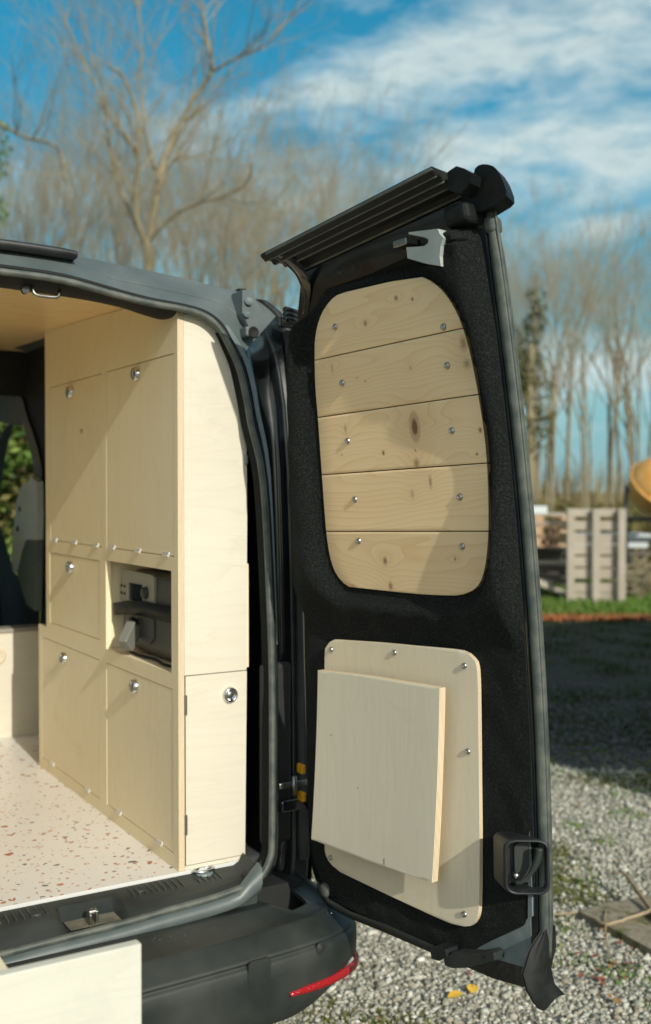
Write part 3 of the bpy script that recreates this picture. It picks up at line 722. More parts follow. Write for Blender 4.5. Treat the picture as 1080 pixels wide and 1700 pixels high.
# brush pile behind
p = at_px(1055, 13.2); bp = thing('brush_pile', 'tangled pile of cut twigs below the pale boards', 'brush pile', p); tw = MB()
for i in range(150):
    a = Vector((p[0]+rg.uniform(-.45, .45), p[1]+rg.uniform(-.25, .25), rg.uniform(.02, .45))); d = Vector((rg.uniform(-1, 1), rg.uniform(-.6, .6), rg.uniform(-.3, .4))).normalized()*rg.uniform(.25, .6)
    tw.tube([a-d/2, a+Vector((0, 0, rg.uniform(-.03, .05))), a+d/2], [.008, .007, .003], 4, caps=False)
o = tw.build('twigs', M['twig'], bp)
# concrete mixer
M['mixer'] = mat('worn_yellow_paint', build=dusty((.75, .36, .07), (.78, .50, .20), 10, .35, .6, .2, 200))
p = at_px(1093, 13.4); mx = thing('concrete_mixer', 'yellow concrete mixer drum tilted on a dark stand beside the trestle', 'mixer', p); L = Local(p)
cen = Vector(onD(1092, 806, 13.4)); axd = (L.m @ Vector((.25, -.55, .55))).normalized()
MB().lathe([(.0, -.36), (.20, -.34), (.32, -.20), (.365, .0), (.36, .08), (.27, .27), (.17, .40), (.15, .40), (.15, .36), (.25, .24), (.0, .2)], cen, axd, 32).build('drum', M['mixer'], mx)
MB().lathe([(.372, -.03), (.385, -.03), (.385, .03), (.372, .03)], cen, axd, 40).build('ring_gear', M['mixer'], mx)
fr = MB()
for s_ in (-1, 1):
    a = cen+L.m@Vector((.40*s_, 0, 0)); fr.tube([a, Vector((a.x, a.y, .72)), Vector((a.x, a.y, .0))+L.m@Vector((.06*s_, .3, 0))], .025, 8); fr.tube([Vector((a.x, a.y, .72)), Vector((a.x, a.y, 0))+L.m@Vector((.05*s_, -.35, 0))], .025, 8)
fr.tube([cen+L.m@Vector((-.4, 0, 0))-Vector((0, 0, .42)), cen+L.m@Vector((.4, 0, 0))-Vector((0, 0, .42))], .03, 8)
fr.build('stand', M['plastic_dark'], mx)
# the shed to the right, outside the frame, whose shade lies on the yard
M['clad'] = mat('dark_timber_cladding', rough=.85, build=f_ply((.10, .07, .045), (.20, .15, .10), 'Z', False, 9.0))
sh = thing('timber_shed', 'dark timber shed standing right of the yard outside the frame', 'shed', (6.9, -3.0, 0))
x0, x1, y0, y1, hh = 3.36, 11.0, -5.5, -.75, 4.25
for i in range(38):
    a = x0+(x1-x0)*i/38
    for yy in (y0, y1): MB().box((a+.004, yy-.02, 0), (a+.196, yy+.02, hh), .003, seg=1).build('cladding_board', M['clad'], sh)
for i in range(23):
    a = y0+.03+(y1-y0-.06)*i/23
    for xx in (x0, x1): MB().box((xx-.02, a+.003, 0), (xx+.02, a+.197, hh), .003, seg=1).build('cladding_board', M['clad'], sh)
MB().prism([(x0-.12, y0-.15, hh+.002), (x1+.2, y0-.15, hh+.002), (x1+.2, y1+.12, hh+.002), (x0-.12, y1+.12, hh+.002)], [(x0-.12, y0-.15, hh+.15), (x1+.2, y0-.15, hh+.15), (x1+.2, y1+.12, hh+.15), (x0-.12, y1+.12, hh+.15)]).build('roof', M['plastic_dark'], sh)
# slab, twigs and leaves on the gravel
M['slab'] = mat('mossy_slab', rough=.9, build=lambda nt, b: (nt.l.new(nt.mix(nt.mapr(nt.noise(objco(nt), 9, 4, .7), .5, .62), nt.ramp(nt.noise(objco(nt), 40, 4), [(.3, (.19, .16, .11)), (.7, (.31, .27, .19))]), (.09, .10, .02)), b.inputs['Base Color']), bumpin(nt, b, nt.noise(objco(nt), 60, 4), .5, .006)))
sp = [onZ(x, y, .028) for x, y in ((962, 1513), (1000, 1500), (1042, 1492), (1090, 1484), (1135, 1500), (1150, 1560), (1110, 1590), (1070, 1570), (1015, 1540))]
slab = tag(MB().prism([tuple(q) for q in sp], [(q[0]+.005, q[1], -.03) for q in sp]).build('stone_slab', M['slab']), 'flat brown mossy stone slab set in the gravel', 'stone slab')
M['dry'] = mat('dry_stick', rough=.8, build=f_bark((.24, .18, .10), (.40, .32, .20)))
def stick(name, px, zs, r0, r1, label):
    pts = catmull([onZ(x, y, z) for (x, y), z in zip(px, zs)], 5); n = len(pts)
    pts = [q+np.array([npr.randn()*.0015, npr.randn()*.0015, npr.randn()*.001]) for q in pts]
    return tag(MB().tube(pts, [r0+(r1-r0)*i/(n-1) for i in range(n)], 7).build(name, M['dry']), label, 'stick')
stick('dry_stick', [(1034, 1448), (1048, 1463), (1059, 1480), (1075, 1503), (1092, 1530)], [.08, .07, .06, .045, .04], .006, .009, 'thick dry stick leaning steeply across the mossy slab')
stick('dry_branch', [(905, 1519), (935, 1517), (962, 1515), (985, 1525), (1004, 1534), (1039, 1525), (1080, 1511), (1120, 1500)], [.012, .015, .02, .028, .035, .04, .045, .04], .0035, .006, 'long thin dry branch lying across the slab and gravel')
stick('dry_twig', [(1004, 1534), (1005, 1552), (1007, 1569), (1013, 1585), (1022, 1600), (1040, 1612)], [.035, .03, .02, .016, .014, .012], .0035, .0015, 'thin forked twig pointing down from the dry branch')
stick('dry_twig', [(990, 1500), (1003, 1512), (1004, 1534)], [.012, .03, .037], .001, .003, 'short twig end above the fork of the dry branch')
def leaf(x, y, s, m, label, group, rot):
    c = onZ(x, y, .016); mbl = MB(); u = Vector((cos(rot), sin(rot), .15)); v = Vector((-sin(rot), cos(rot), .1)); n = 7; top = []; bot = []
    for i in range(n):
        f = i/(n-1); w = sin(pi*f)**.7*.38; top.append(Vector(c)+u*(f-.5)*s+v*w*s+Vector((0, 0, .25*w*s))); bot.append(Vector(c)+u*(f-.5)*s-v*w*s+Vector((0, 0, .25*w*s)))
    mid = [Vector(c)+u*(i/(n-1)-.5)*s for i in range(n)]
    mbl.loft([top, mid, bot], sm=True); return tag(mbl.build('fallen_leaf', m), label, 'leaf', group)
M['leaf_y'] = mat('yellow_leaf', (.75, .46, .04), .5); M['leaf_r'] = mat('rust_leaf', (.27, .085, .04), .6); M['leaf_o'] = mat('brown_leaf', (.30, .17, .05), .6)
leaf(755, 1652, .042, M['leaf_y'], 'long yellow fallen leaf on gravel, left of the pair', 'yellow leaves on the gravel', -.3)
leaf(784, 1641, .040, M['leaf_y'], 'upright yellow fallen leaf on gravel, right of the pair', 'yellow leaves on the gravel', .9)
for i in range(46):
    x, y = rg.uniform(560, 1080), rg.uniform(1330, 1700)
    if rg.random() < .45: x, y = rg.gauss(1010, 32), rg.gauss(1600, 32)
    leaf(x, y, rg.uniform(.012, .028), M['leaf_r'] if rg.random() < .45 else M['leaf_o'], 'small rust brown fallen leaf lying on the gravel', 'brown leaves on the gravel', rg.uniform(0, 6.3))
# ================================================================ THE VAN
XC = 0.25
van = thing('van', 'black cargo van with its right rear door swung open and a plywood camper interior', 'van', (XC, 3.6, 0))
mir = lambda p: np.array([2*XC-p[0], p[1], p[2]])
SP = [(0, 452), (100, 466), (200, 493), (250, 505), (300, 514), (336, 525), (361, 545), (378, 575), (395, 613), (407, 664), (414, 705), (434, 800), (445, 1000), (449, 1150), (449, 1380), (445, 1425), (433, 1450)]
OP = [(0, 405), (100, 420), (200, 440), (260, 452), (320, 466), (370, 478), (405, 487), (440, 500), (470, 525), (486, 550), (495, 600), (501, 700), (507, 950), (509, 1150), (511, 1380), (511, 1440), (508, 1475)]
Sr = catmull([rear(*q) for q in SP], 4); Or = catmull([rear(*q, .08) for q in OP], 4)
Sr = [np.array([XC, Sr[0][1], Sr[0][2]+.001])]+Sr; Or = [np.array([XC, Or[0][1]+.0, Or[0][2]+.006])]+Or
ns = len(Sr)
def ringpts(side, i0, i1, fs):
    """rows of the rear frame between opening edge (f=0) and body edge (f=1)"""
    rows = []
    for i in range(i0, i1):
        s, o = Sr[i], Or[i]; dep = .055*smooth(30, 42, i); row = []
        for f, k in fs: p = s*(1-f)+o*f; row.append(p+np.array([0, dep*k, 0]))
        rows.append([p if side > 0 else mir(p) for p in row])
    return rows
FS = [(-.03, .0), (.10, 0), (.20, .0), (.27, .35), (.32, .95), (.50, 1.0), (.62, .8), (.66, .5), (.85, .45), (.93, .1), (1.0, 0)]
cut = 32
for side in (1, -1):
    mb = MB().loft(ringpts(side, 0, cut+1, FS)); mb.build('roof_header', M['paint_dull'], van, weld=True)
    mb = MB().loft(ringpts(side, cut, ns, FS)); mb.build('rear_pillar', M['paint'], van, weld=True)
    # raised press line in the header and the dusty flange strip beside the seal
    f2 = [(.48, 0), (.50, 0), (.53, 0), (.55, 0)]
    rows = ringpts(side, 8, 28, f2)
    for r_ in rows:
        for q, e in zip(r_, (0.003, -.0022, -.0022, .003)): q[1] += e
    MB().loft(rows).build('press_line', M['paint_dull'], van)
    rows = ringpts(side, 26, 52, [(.12, 0), (.19, 0)])
    for r_ in rows:
        for q in r_: q[1] -= .0025
    MB().loft(rows).build('flange_strip', M['primer'], van)
# roof skin and body sides
def roofrow(p, k, y):
    up_ = .055*smooth(0, 1, k); return np.array([p[0], y, p[2]+up_*min(1, max(0, (1.15-abs(p[0]-XC))*1.3)) + .002])
ys_ = [(.0, None), (.06, 2.12), (.25, 2.3), (.7, 2.8), (1, 3.4), (1, 4.2), (.8, 4.9), (.2, 5.3)]
rows = []
for k, y in ys_:
    row = []
    idx = list(range(0, 36, 1)); pr = [Or[i] for i in idx]
    pts = [mir(p) for p in reversed(pr[1:])]+pr
    for p in pts: row.append(np.array(p) if y is None else roofrow(p, k, y))
    rows.append(row)
MB().loft(rows).build('roof', M['paint_dull'], van)
def sideskin(i0, i1, y0, y1, side):
    rows = []
    for y in (y0, y1):
        rows.append([(lambda p: p if side > 0 else mir(p))(np.array([Or[i][0]+(.0 if y == 9 else .01), Or[i][1] if y == 0 else y, Or[i][2]])) for i in range(i0, i1)])
    return rows
for side in (1, -1):
    mb = MB()
    mb.loft(sideskin(35, ns, 0, 3.22, side))
    mb.loft(sideskin(35, 38, 3.22, 5.15, side))
    mb.loft(sideskin(58, ns, 3.22, 5.15, side))
    mb.loft(sideskin(35, ns, 5.15, 5.3, side))
    mb.build('side_panel', M['paint'], van)
    lo = MB(); b0 = XC+side*.885
    lo.box((b0-.03, 2.35, .24), (b0+.03, 5.3, .56), .02); lo.build('side_skirt', M['plastic'], van)
    for yy in (2.75, 5.3):
        w = MB().lathe([(.19, -.09), (.31, -.10), (.325, -.06), (.325, .06), (.31, .10), (.19, .09)], (XC+side*.80, yy, .325), (1, 0, 0), 36).build('wheel', M['rubber'], van)
        MB().lathe([(.02, .085), (.06, .08), (.17, .075), (.19, .092), (.19, -.06), (.0, -.06)], (XC+side*.80, yy, .325), (side, 0, 0), 30).build('rim', M['steel'], w)
mb = MB().box((XC-.86, 5.3, .3), (XC+.86, 6.3, .95), .12); mb.build('bonnet', M['paint'], van)
mb = MB().add([(XC-.8, 5.31, 1.78), (XC+.8, 5.31, 1.78), (XC+.86, 6.1, .96), (XC-.86, 6.1, .96)], [(0, 1, 2, 3)])
M['glass'] = mat('window_glass', build=lambda nt, b: nt.l.new(nt.add('ShaderNodeMixShader', {0: .12, 1: nt.add('ShaderNodeBsdfTransparent', {'Color': (.75, .82, .80, 1)}), 2: nt.add('ShaderNodeBsdfGlossy', {'Roughness': .02})}).outputs[0], nt.n['Material Output'].inputs[0]))
mb.build('windscreen', M['glass'], van)
# high brake light strip
a, b_ = rear(-60, 400, .045), rear(125, 425, .045)
rows = []
for f in np.linspace(0, 1, 9):
    p = a*(1-f)+b_*f+np.array([0, 0, .002*sin(pi*f)])
    w_ = .0075*(1 if f < .97 else .8)
    rows.append([p+np.array([0, .02, w_]), p+np.array([0, -.012, w_+.001]), p+np.array([0, -.018, w_-.004]), p+np.array([0, -.012, -w_]), p+np.array([0, .02, -w_-.002])])
MB().loft(rows).build('high_brake_light', M['plastic_dark'], van)

# door seal all round the opening
BOT = [(410, 1467), (350, 1489), (280, 1508), (200, 1531), (100, 1556), (0, 1582)]
Sb = catmull([rear(433, 1450)]+[rear(*q) for q in BOT], 4)
Sb.append(np.array([XC, Sb[-1][1], Sb[-1][2]-.003]))
half = Sr[1:]+Sb[1:]
loop = half+[mir(p) for p in reversed(half[:-1])]
loop = [p+np.array([0, -.006, 0]) for p in loop]
MB().tube(loop, .0068, 10, closed=True).build('door_seal', M['rubber_dusty'], van)
cx = np.array([XC, 0, 1.13])
def inset(p, k, dy): d = p-cx; d[1] = 0; d /= np.linalg.norm(d); return p+d*k+np.array([0, dy, 0])
sl_ = MB().tube([inset(p, .0105, .004) for p in loop], .0045, 8, closed=True)
sl_.build('seal_lip', M['rubber'], van)
# lining behind the seal: carpeted return on the sides, trim above
rows = []
for i in range(26, ns):
    s = Sr[i]; rows.append([s+np.array([-.002, .0, 0]), s+np.array([-.004, .03, 0]), s+np.array([.018, .06, 0]), s+np.array([.055, .10, 0]), s+np.array([.07, .5, 0])])
MB().loft(rows).build('pillar_lining', M['carpet'], van)
MB().loft([[mir(p) for p in r_] for r_ in rows]).build('pillar_lining', M['carpet'], van)
TP = [(-160, 470), (-60, 474), (0, 478), (50, 485), (100, 492), (150, 500), (200, 511), (240, 524), (268, 531), (285, 528), (302, 524), (320, 524), (345, 530)]
T3 = catmull([rear(*q, .045) for q in TP], 3)
def sealat(x):
    best = min(Sr, key=lambda p: abs(p[0]-x)); return best
rows = [[sealat(p[0])+np.array([p[0]-sealat(p[0])[0], .004, .003]), p*.5+.5*(sealat(p[0])+np.array([p[0]-sealat(p[0])[0], .01, -.004])), p, p+np.array([0, .03, .012]), p+np.array([0, .06, .05])] for p in T3]
MB().loft(rows).build('header_trim', M['void'], van)
# upper striker loop
st = thing  # alias kept for brevity
u0, u1 = rear(52, 481, .03), rear(98, 487, .03)
lp = MB(); dz = np.array([0, 0, 1.])
c0 = u0+dz*.012; c1 = u1+dz*.012
lp.tube(catmull([c0+np.array([-.0, .01, .004]), u0+np.array([.001, -.004, .001]), u0+np.array([.006, -.008, -.010]), (u0+u1)/2+np.array([0, -.008, -.011]), u1+np.array([-.006, -.008, -.009]), u1+np.array([-.001, -.004, .001]), c1+np.array([0, .01, .004])], 5), .0034, 10)
sk = lp.build('striker', M['steel'], van)
pb = MB().box(u0+np.array([-.014, .0, -.004]), u0+np.array([.002, .02, .012]), .004).box((u0+u1)/2+np.array([-.022, .006, .004]), (u0+u1)/2+np.array([.022, .03, .02]), .004)
pb.cyl(u0+np.array([-.012, -.006, -.003]), u0+np.array([-.012, .004, -.003]), .007, 12); pb.build('striker_plate', M['plastic_dark'], sk)

# floor, ceiling, side linings
fl = MB().box((-.60, 2.010, .547), (1.06, 3.46, .565)); fl.build('floor_panel', M['terrazzo'], van)
MB().box((-.60, 2.0060, .556), (1.02, 2.0095, .566), .001, seg=1).build('floor_edge_strip', mat('white_edging', (.60, .62, .60), .35), van)
cz = lambda y: 1.753+.042*(y-2.354)
MB().loft([[(-.55, y, cz(y)), (.93 if y > 3 else .872, y, cz(y))] for y in (2.06, 3.60)], sm=False).loft([[(-.55, y, cz(y)+.009), (.93 if y > 3 else .872, y, cz(y)+.009)] for y in (2.06, 3.60)], sm=False).add([(-.55, 3.6, cz(3.6)), (1.04, 3.6, cz(3.6)), (1.04, 3.6, cz(3.6)+.009), (-.55, 3.6, cz(3.6)+.009)], [(0, 1, 2, 3)]).build('ceiling_panel', M['ply_ceiling'], van)
# interior lining: right wall with the cab window opening, left wall, bulkhead strip over the cab
def pxX(pts, X): return [onX(x, y, X) for x, y in pts]
MB().box((1.045, 2.1, .5), (1.06, 3.34, 1.78)).build('side_lining', M['void'], van)
MB().box((-.60, 2.1, .5), (-.585, 3.6, 1.78)).build('side_lining', M['ply'], van)
MB().box((-.55, 3.62, 1.66), (1.04, 3.66, 1.86)).build('cab_shelf', M['void'], van)
MB().box((-.6, 3.67, 1.84), (1.1, 5.3, 1.85)).build('cab_headliner', M['void'], van)
MB().box((-.6, 5.2, .4), (1.1, 5.22, 1.02)).build('cab_front_wall', M['void'], van)
MB().box((-.6, 3.47, .40), (1.1, 5.2, .42)).build('cab_floor', M['void'], van)
# arch of the cab door frame with the window behind
outer = catmull([onX(x, y, .99) for x, y in ((-60, 640), (-20, 638), (0, 641), (16, 650), (35, 659), (44, 690), (58, 730), (68, 773), (70, 810), (70, 860))], 4)
inner = catmull([onX(x, y, .99) for x, y in ((-60, 700), (-20, 694), (0, 700), (12, 704), (24, 706), (36, 702), (43, 722), (53, 762), (56, 788), (58, 830))], 4)
M['trim_grey'] = mat('grey_cab_trim', build=dusty((.11, .105, .085), (.16, .15, .12), 12, .6, .8, .3, 300))
M['trim_blue'] = mat('pale_pillar_trim', build=dusty((.34, .42, .43), (.42, .50, .50), 12, .5, .7, .3, 300))
MB().loft([[a, b] for a, b in zip(outer, inner)]+[[outer[-1], inner[-1]]]).loft([[b, b+np.array([.05, 0, 0])] for b in inner]).build('window_arch', M['trim_grey'], van)
# dark wall above and behind the arch
top = [onX(x, y, 1.0) for x, y in ((-60, 560), (0, 560), (40, 560), (80, 560), (100, 600), (100, 800), (100, 1100))]
out2 = [onX(x, y, 1.0) for x, y in ((-60, 641), (0, 642), (35, 660), (52, 715), (66, 760), (69, 840), (66, 1100))]
MB().loft([[a, b] for a, b in zip(top, out2)], sm=False).build('side_lining', M['void'], van)
MB().loft([[onX(-60, 860, 1.0), onX(0, 872, 1.0), onX(24, 950, 1.0), onX(66, 1000, 1.0)], [onX(-60, 1150, 1.0), onX(0, 1150, 1.0), onX(24, 1150, 1.0), onX(66, 1150, 1.0)]], sm=False).build('cab_door_panel', M['void'], van)
MB().loft([[onX(-60, 650, 1.005), onX(-5, 690, 1.005), onX(6, 752, 1.005), onX(-4, 800, 1.005)], [onX(-200, 650, 1.005), onX(-200, 690, 1.005), onX(-200, 752, 1.005), onX(-200, 800, 1.005)]], sm=False).build('cab_door_frame', M['trim_grey'], van)
# dark inner edge of the window on the left
e1 = catmull([onX(x, y, .995) for x, y in ((30, 700), (20, 712), (10, 752), (2, 800), (-4, 850))], 4); e2 = [p+(q-p)*1.0 for p, q in zip(e1, catmull([onX(x, y, .995) for x, y in ((26, 699), (8, 712), (-8, 752), (-14, 800), (-20, 850))], 4))]
MB().loft([[a, b] for a, b in zip(e1, e2)]).build('window_rubber', M['void'], van)
pt = MB()
fr_ = [onX(x, y, .955) for x, y in ((46, 800), (52, 791), (61, 800), (62, 850), (61, 896), (42, 896), (36, 912), (28, 945), (21, 950), (19, 920), (23, 870), (27, 832), (35, 808))]
pt.prism([tuple(p) for p in fr_], [(p[0]+.02, p[1], p[2]) for p in fr_]); pm = pt.build('pillar_trim', M['trim_blue'], van)
for x, y in ((33, 845), (30, 878)):
    c = onX(x, y, .954); MB().cyl(c, c+np.array([-.004, 0, 0]), .009, 12).build('screw_cap', M['plastic_dark'], pm)
fr_ = [onX(x, y, .957) for x, y in ((42, 898), (61, 898), (60, 960), (58, 1014), (44, 1004), (35, 975), (28, 952), (37, 912))]
MB().prism([tuple(p) for p in fr_], [(p[0]+.02, p[1], p[2]) for p in fr_]).build('pillar_trim', mat('dark_teal_trim', build=dusty((.07, .11, .10), (.11, .15, .14), 12, .6, .8, .3, 300)), van)
# front seat, black
seat = MB().box((.42, 3.62, .60), (.93, 3.78, 1.24), .07, Matrix.Rotation(R(-8), 3, 'X'), 4)
so = seat.build('seat_back', M['void'], van)
MB().box((.42, 3.80, .55), (.93, 4.3, .72), .06, 0, 4).build('seat_cushion', M['void'], van)
MB().box((.56, 3.66, 1.255), (.80, 3.76, 1.43), .04, 0, 4).build('headrest', M['void'], van)

# ---- sill trim with latch recess, ribs, caps, tie-down ring
Sbx = [p[0] for p in reversed(Sb)]; Sbz = [p[2] for p in reversed(Sb)]
def zs(x): return float(np.interp(x if x > XC else 2*XC-x, Sbx, Sbz))
RX0, RX1, RY1 = .598, .712, 1.975
def sillrow(x, deep=False):
    z = zs(x)
    if deep: return [(x, 2.0028, .560), (x, 1.985, .5565), (x, RY1, .5555), (x, RY1-.006, .530), (x, 1.940, z-.002), (x, 1.920, z-.001), (x, 1.911, z-.002)]
    return [(x, 2.0028, .560), (x, 1.985, .5565), (x, RY1, .5555), (x, 1.952, .5535), (x, 1.938, .547), (x, 1.922, z+.008), (x, 1.911, z-.002)]
xs = sorted(set([round(v, 4) for v in np.linspace(-.44, 1.0, 73)]+[RX0-.004, RX0+.006, RX1-.006, RX1+.004]))
mb = MB().loft([sillrow(x, RX0 < x < RX1) for x in xs if x < .985], sm=True)
rowe = [(p[0], p[1], p[2]) for p in sillrow(.98)]
mb.loft([rowe, [(.995, p[1]+.001, p[2]+.008) for k, p in enumerate(rowe)], [(1.003, p[1]+.003, p[2]+.022) for k, p in enumerate(rowe)]])
sill = mb.build('sill_trim', M['plastic'], van)
xsr = [(.46+i*.0145) for i in range(9)]+[.745+i*.013 for i in range(9)]+[.885+i*.012 for i in range(5)]+[.1+.015*i for i in range(20)]
for x in xsr:
    MB().box((x-.0007, 1.958, .5540), (x+.0007, 1.998, .5586), .0003, Matrix.Rotation(R(4), 3, 'X'), 1).build('tread_rib', M['steel'] if False else M['rubber_dusty'], sill)
MB().loft([[(RX0+.008, 1.962, zs(.65)+.0015), (RX1-.008, 1.962, zs(.65)+.0015)], [(RX0+.008, 1.916, zs(.65)+.0015), (RX1-.008, 1.916, zs(.65)+.0015)]], sm=False).build('latch_plate', mat('dusty_plate', build=dusty((.10, .10, .075), (.22, .21, .16), 40, .6, .8, .3, 300)), sill)
lm = MB().box((.643, 1.920, .510), (.648, 1.940, .552), .0015).box((.656, 1.924, .510), (.662, 1.940, .556), .002).box((.6435, 1.926, .547), (.662, 1.940, .558), .004); lm.build('lower_striker', M['steel'], sill)
for x, y in ((60, 1515), (232, 1476)):
    c = onZ(x, y, .5565); MB().lathe([(0, .0015), (.006, .001), (.0075, .002), (.010, .0025), (.012, .0008), (.0125, -.003)], c, (0, -.06, 1), 20).build('trim_plug', M['plastic'], sill)
c = onZ(338, 1447, .560); ov = [c+np.array([.022*cos(t)*(1 if abs(cos(t)) < .8 else 1), .011*sin(t), .004]) for t in np.linspace(0, 2*pi, 29)[:-1]]
tr = MB().tube(ov, .0032, 8, closed=True).build('tie_down_ring', M['chrome'], van)
MB().lathe([(0, .001), (.016, .001), (.019, .0), (.019, -.004)], c, (0, 0, 1), 20).build('ring_plate', M['primer'], tr)
# body lip under the seal
rows = []
for x in np.linspace(-.44, .985, 60):
    z = zs(x); rise = .035*smooth(.93, .985, x)
    rows.append([(x, 1.905, z-.004+rise), (x, 1.892, z-.006+rise), (x, 1.884, z-.011+rise), (x, 1.882, z-.026+rise*.6), (x, 1.888, z-.031+rise*.3), (x, 1.905, z-.034), (x, 1.91, .47)])
MB().loft(rows).build('rear_lip', M['paint_dull'], van)
MB().box((-.60, 1.93, .30), (1.10, 2.0, .53)).build('rear_crossmember', M['void'], van)

# ---- bumper
path = catmull([np.array(p) for p in ((XC, 1.690), (.66, 1.700), (.85, 1.708), (.97, 1.716), (1.05, 1.728), (1.11, 1.752), (1.145, 1.785), (1.162, 1.83), (1.172, 1.90), (1.18, 2.02), (1.185, 2.30), (1.185, 2.42))], 6)
def nrm(P_, i):
    a = P_[max(i-1, 0)]; b = P_[min(i+1, len(P_)-1)]; t = (b-a)/np.linalg.norm(b-a); return np.array([-t[1], t[0]])   # inward
prof = [(.20, .510), (.158, .516), (.150, .519), (.146, .5165), (.060, .5165), (.056, .5185), (.050, .5185), (.046, .5165), (.012, .493), (.0085, .490), (.0075, .4865), (.0095, .484), (.0095, .4825), (.0040, .4805), (.0005, .474), (.0, .45), (.001, .41), (.005, .38), (.016, .358), (.04, .345), (.08, .338)]
full = [(p, nrm(path, i)) for i, p in enumerate(path)]
rows = []
for p, n in full:
    k = smooth(.95, 1.16, p[0]); row = []
    for q, (ins, z) in enumerate(prof):
        i_ = ins
        pp = p+n*i_
        if p[0] > 1.03 and ins > .03: pp = p+n*min(i_, .10)
        row.append((min(pp[0], 9), pp[1], z+(.05*k if z < .40 else .02*k if z < .42 else 0)))
    rows.append(row)
allr = [[(2*XC-a, b, c_) for a, b, c_ in r_] for r_ in reversed(rows[1:])]+rows
bump_ = MB().loft(allr).build('rear_bumper', M['plastic'], van)
# reflector along the corner
rr = []; zc = .4
seg = [(p, n) for p, n in full if .952 < p[0] and p[1] < 1.84]
for i, (p, n) in enumerate(seg):
    f = i/(len(seg)-1); z = .4105-.004*f; h = .0058*(1-.55*(1-smooth(0, .12, f)))*(1-.45*smooth(.75, 1, f)); q = p-n*.0035; q0 = p+n*.004
    rr.append([(q0[0], q0[1], z+h+.002), (q[0], q[1], z+h), (q[0], q[1], z-h), (q0[0], q0[1], z-h-.002)])
MB().loft(rr).build('reflector', M['red'], bump_)
rr = [[(x_+(0), y_, z_) for x_, y_, z_ in r_] for r_ in rr]
# tow-eye cover: thin groove round a rounded plate
cpt = onY(432, 1616, 1.705)
def rrect(w, h, r, n=5):
    out = []
    for cx_, cy_, a0 in ((w/2-r, h/2-r, 0), (-w/2+r, h/2-r, 90), (-w/2+r, -h/2+r, 180), (w/2-r, -h/2+r, 270)):
        for i in range(n+1): t = R(a0+90*i/n); out.append((cx_+r*cos(t), cy_+r*sin(t)))
    return out
def surfY(x): return float(np.interp(x, [p[0] for p in path[:40]], [p[1] for p in path[:40]]))
rr1 = rrect(.047, .050, .010)
MB().tube([(cpt[0]+a, surfY(cpt[0]+a)+.0004, cpt[2]+b) for a, b in rr1], .0006, 6, closed=True).build('cover_groove', M['dark_hole'], bump_)
rr2 = rrect(.044, .047, .009)
MB().prism([(cpt[0]+a, surfY(cpt[0]+a)-.0006, cpt[2]+b) for a, b in rr2], [(cpt[0]+a, surfY(cpt[0]+a)+.004, cpt[2]+b) for a, b in rr2]).build('tow_cover', M['plastic'], bump_)
# parking sensor near the corner
c = onY(531, 1574, 1.725); i = min(range(len(path)), key=lambda k: abs(path[k][0]-c[0])); n = nrm(path, i); pc = (path[i][0], path[i][1], c[2]); axn = (-n[0], -n[1], 0)
MB().lathe([(0, .0012), (.0075, .0012), (.0085, .0), (.0095, .0018), (.0115, .0012), (.012, -.003)], pc, axn, 24).build('parking_sensor', M['plastic_dark'], bump_)
MB().lathe([(0, .003), (.006, .003), (.010, .0), (.011, -.003)], pc, axn, 20) 
# white specks of grit on the bumper top
gp = np.stack([npr.uniform(.55, 1.08, 30), npr.uniform(1.77, 1.84, 30), np.full(30, .5175)], -1)
o = stones('grit', gp, .0005+.0011*npr.rand(30)**4, M['stone'], parent=None); o['kind'] = 'stuff'; o['label'] = 'scattered grit lying on the top of the bumper'

# ---- right pillar details: gutter corner, drain cup, hinges, door check
def rp(x, y, dy): return rear(x, y, dy)
g = MB()
cor = [rp(x, y, .01) for x, y in ((402, 482), (421, 482), (424, 500), (432, 512), (430, 540), (415, 548), (402, 520))]
g.prism([tuple(p) for p in cor], [tuple(p+np.array([0, .05, 0])) for p in cor]); g.build('gutter_corner', M['paint_dull'], van)
bl = rp(413, 500, .004); MB().lathe([(0, .006), (.004, .005), (.007, .002), (.009, 0)], bl, (-.2, -1, .3), 12).build('sealant_blob', M['primer'], van)
bl = rp(410, 522, .004); MB().lathe([(0, .005), (.003, .004), (.005, .002), (.007, 0)], bl, (-.2, -1, .3), 12).build('sealant_blob', M['primer'], van)
c = rp(419, 552, .0); cup = MB().box(c+np.array([-.017, -.004, -.010]), c+np.array([.017, .03, .012]), .005).build('drain_cup', M['paint_dull'], van)
MB().lathe([(0, 0), (.008, .0), (.009, .0015), (.011, .002), (.012, 0)], c+np.array([0, -.005, 0]), (0, -1, 0), 20).build('drain_hole', M['dark_hole'], cup)
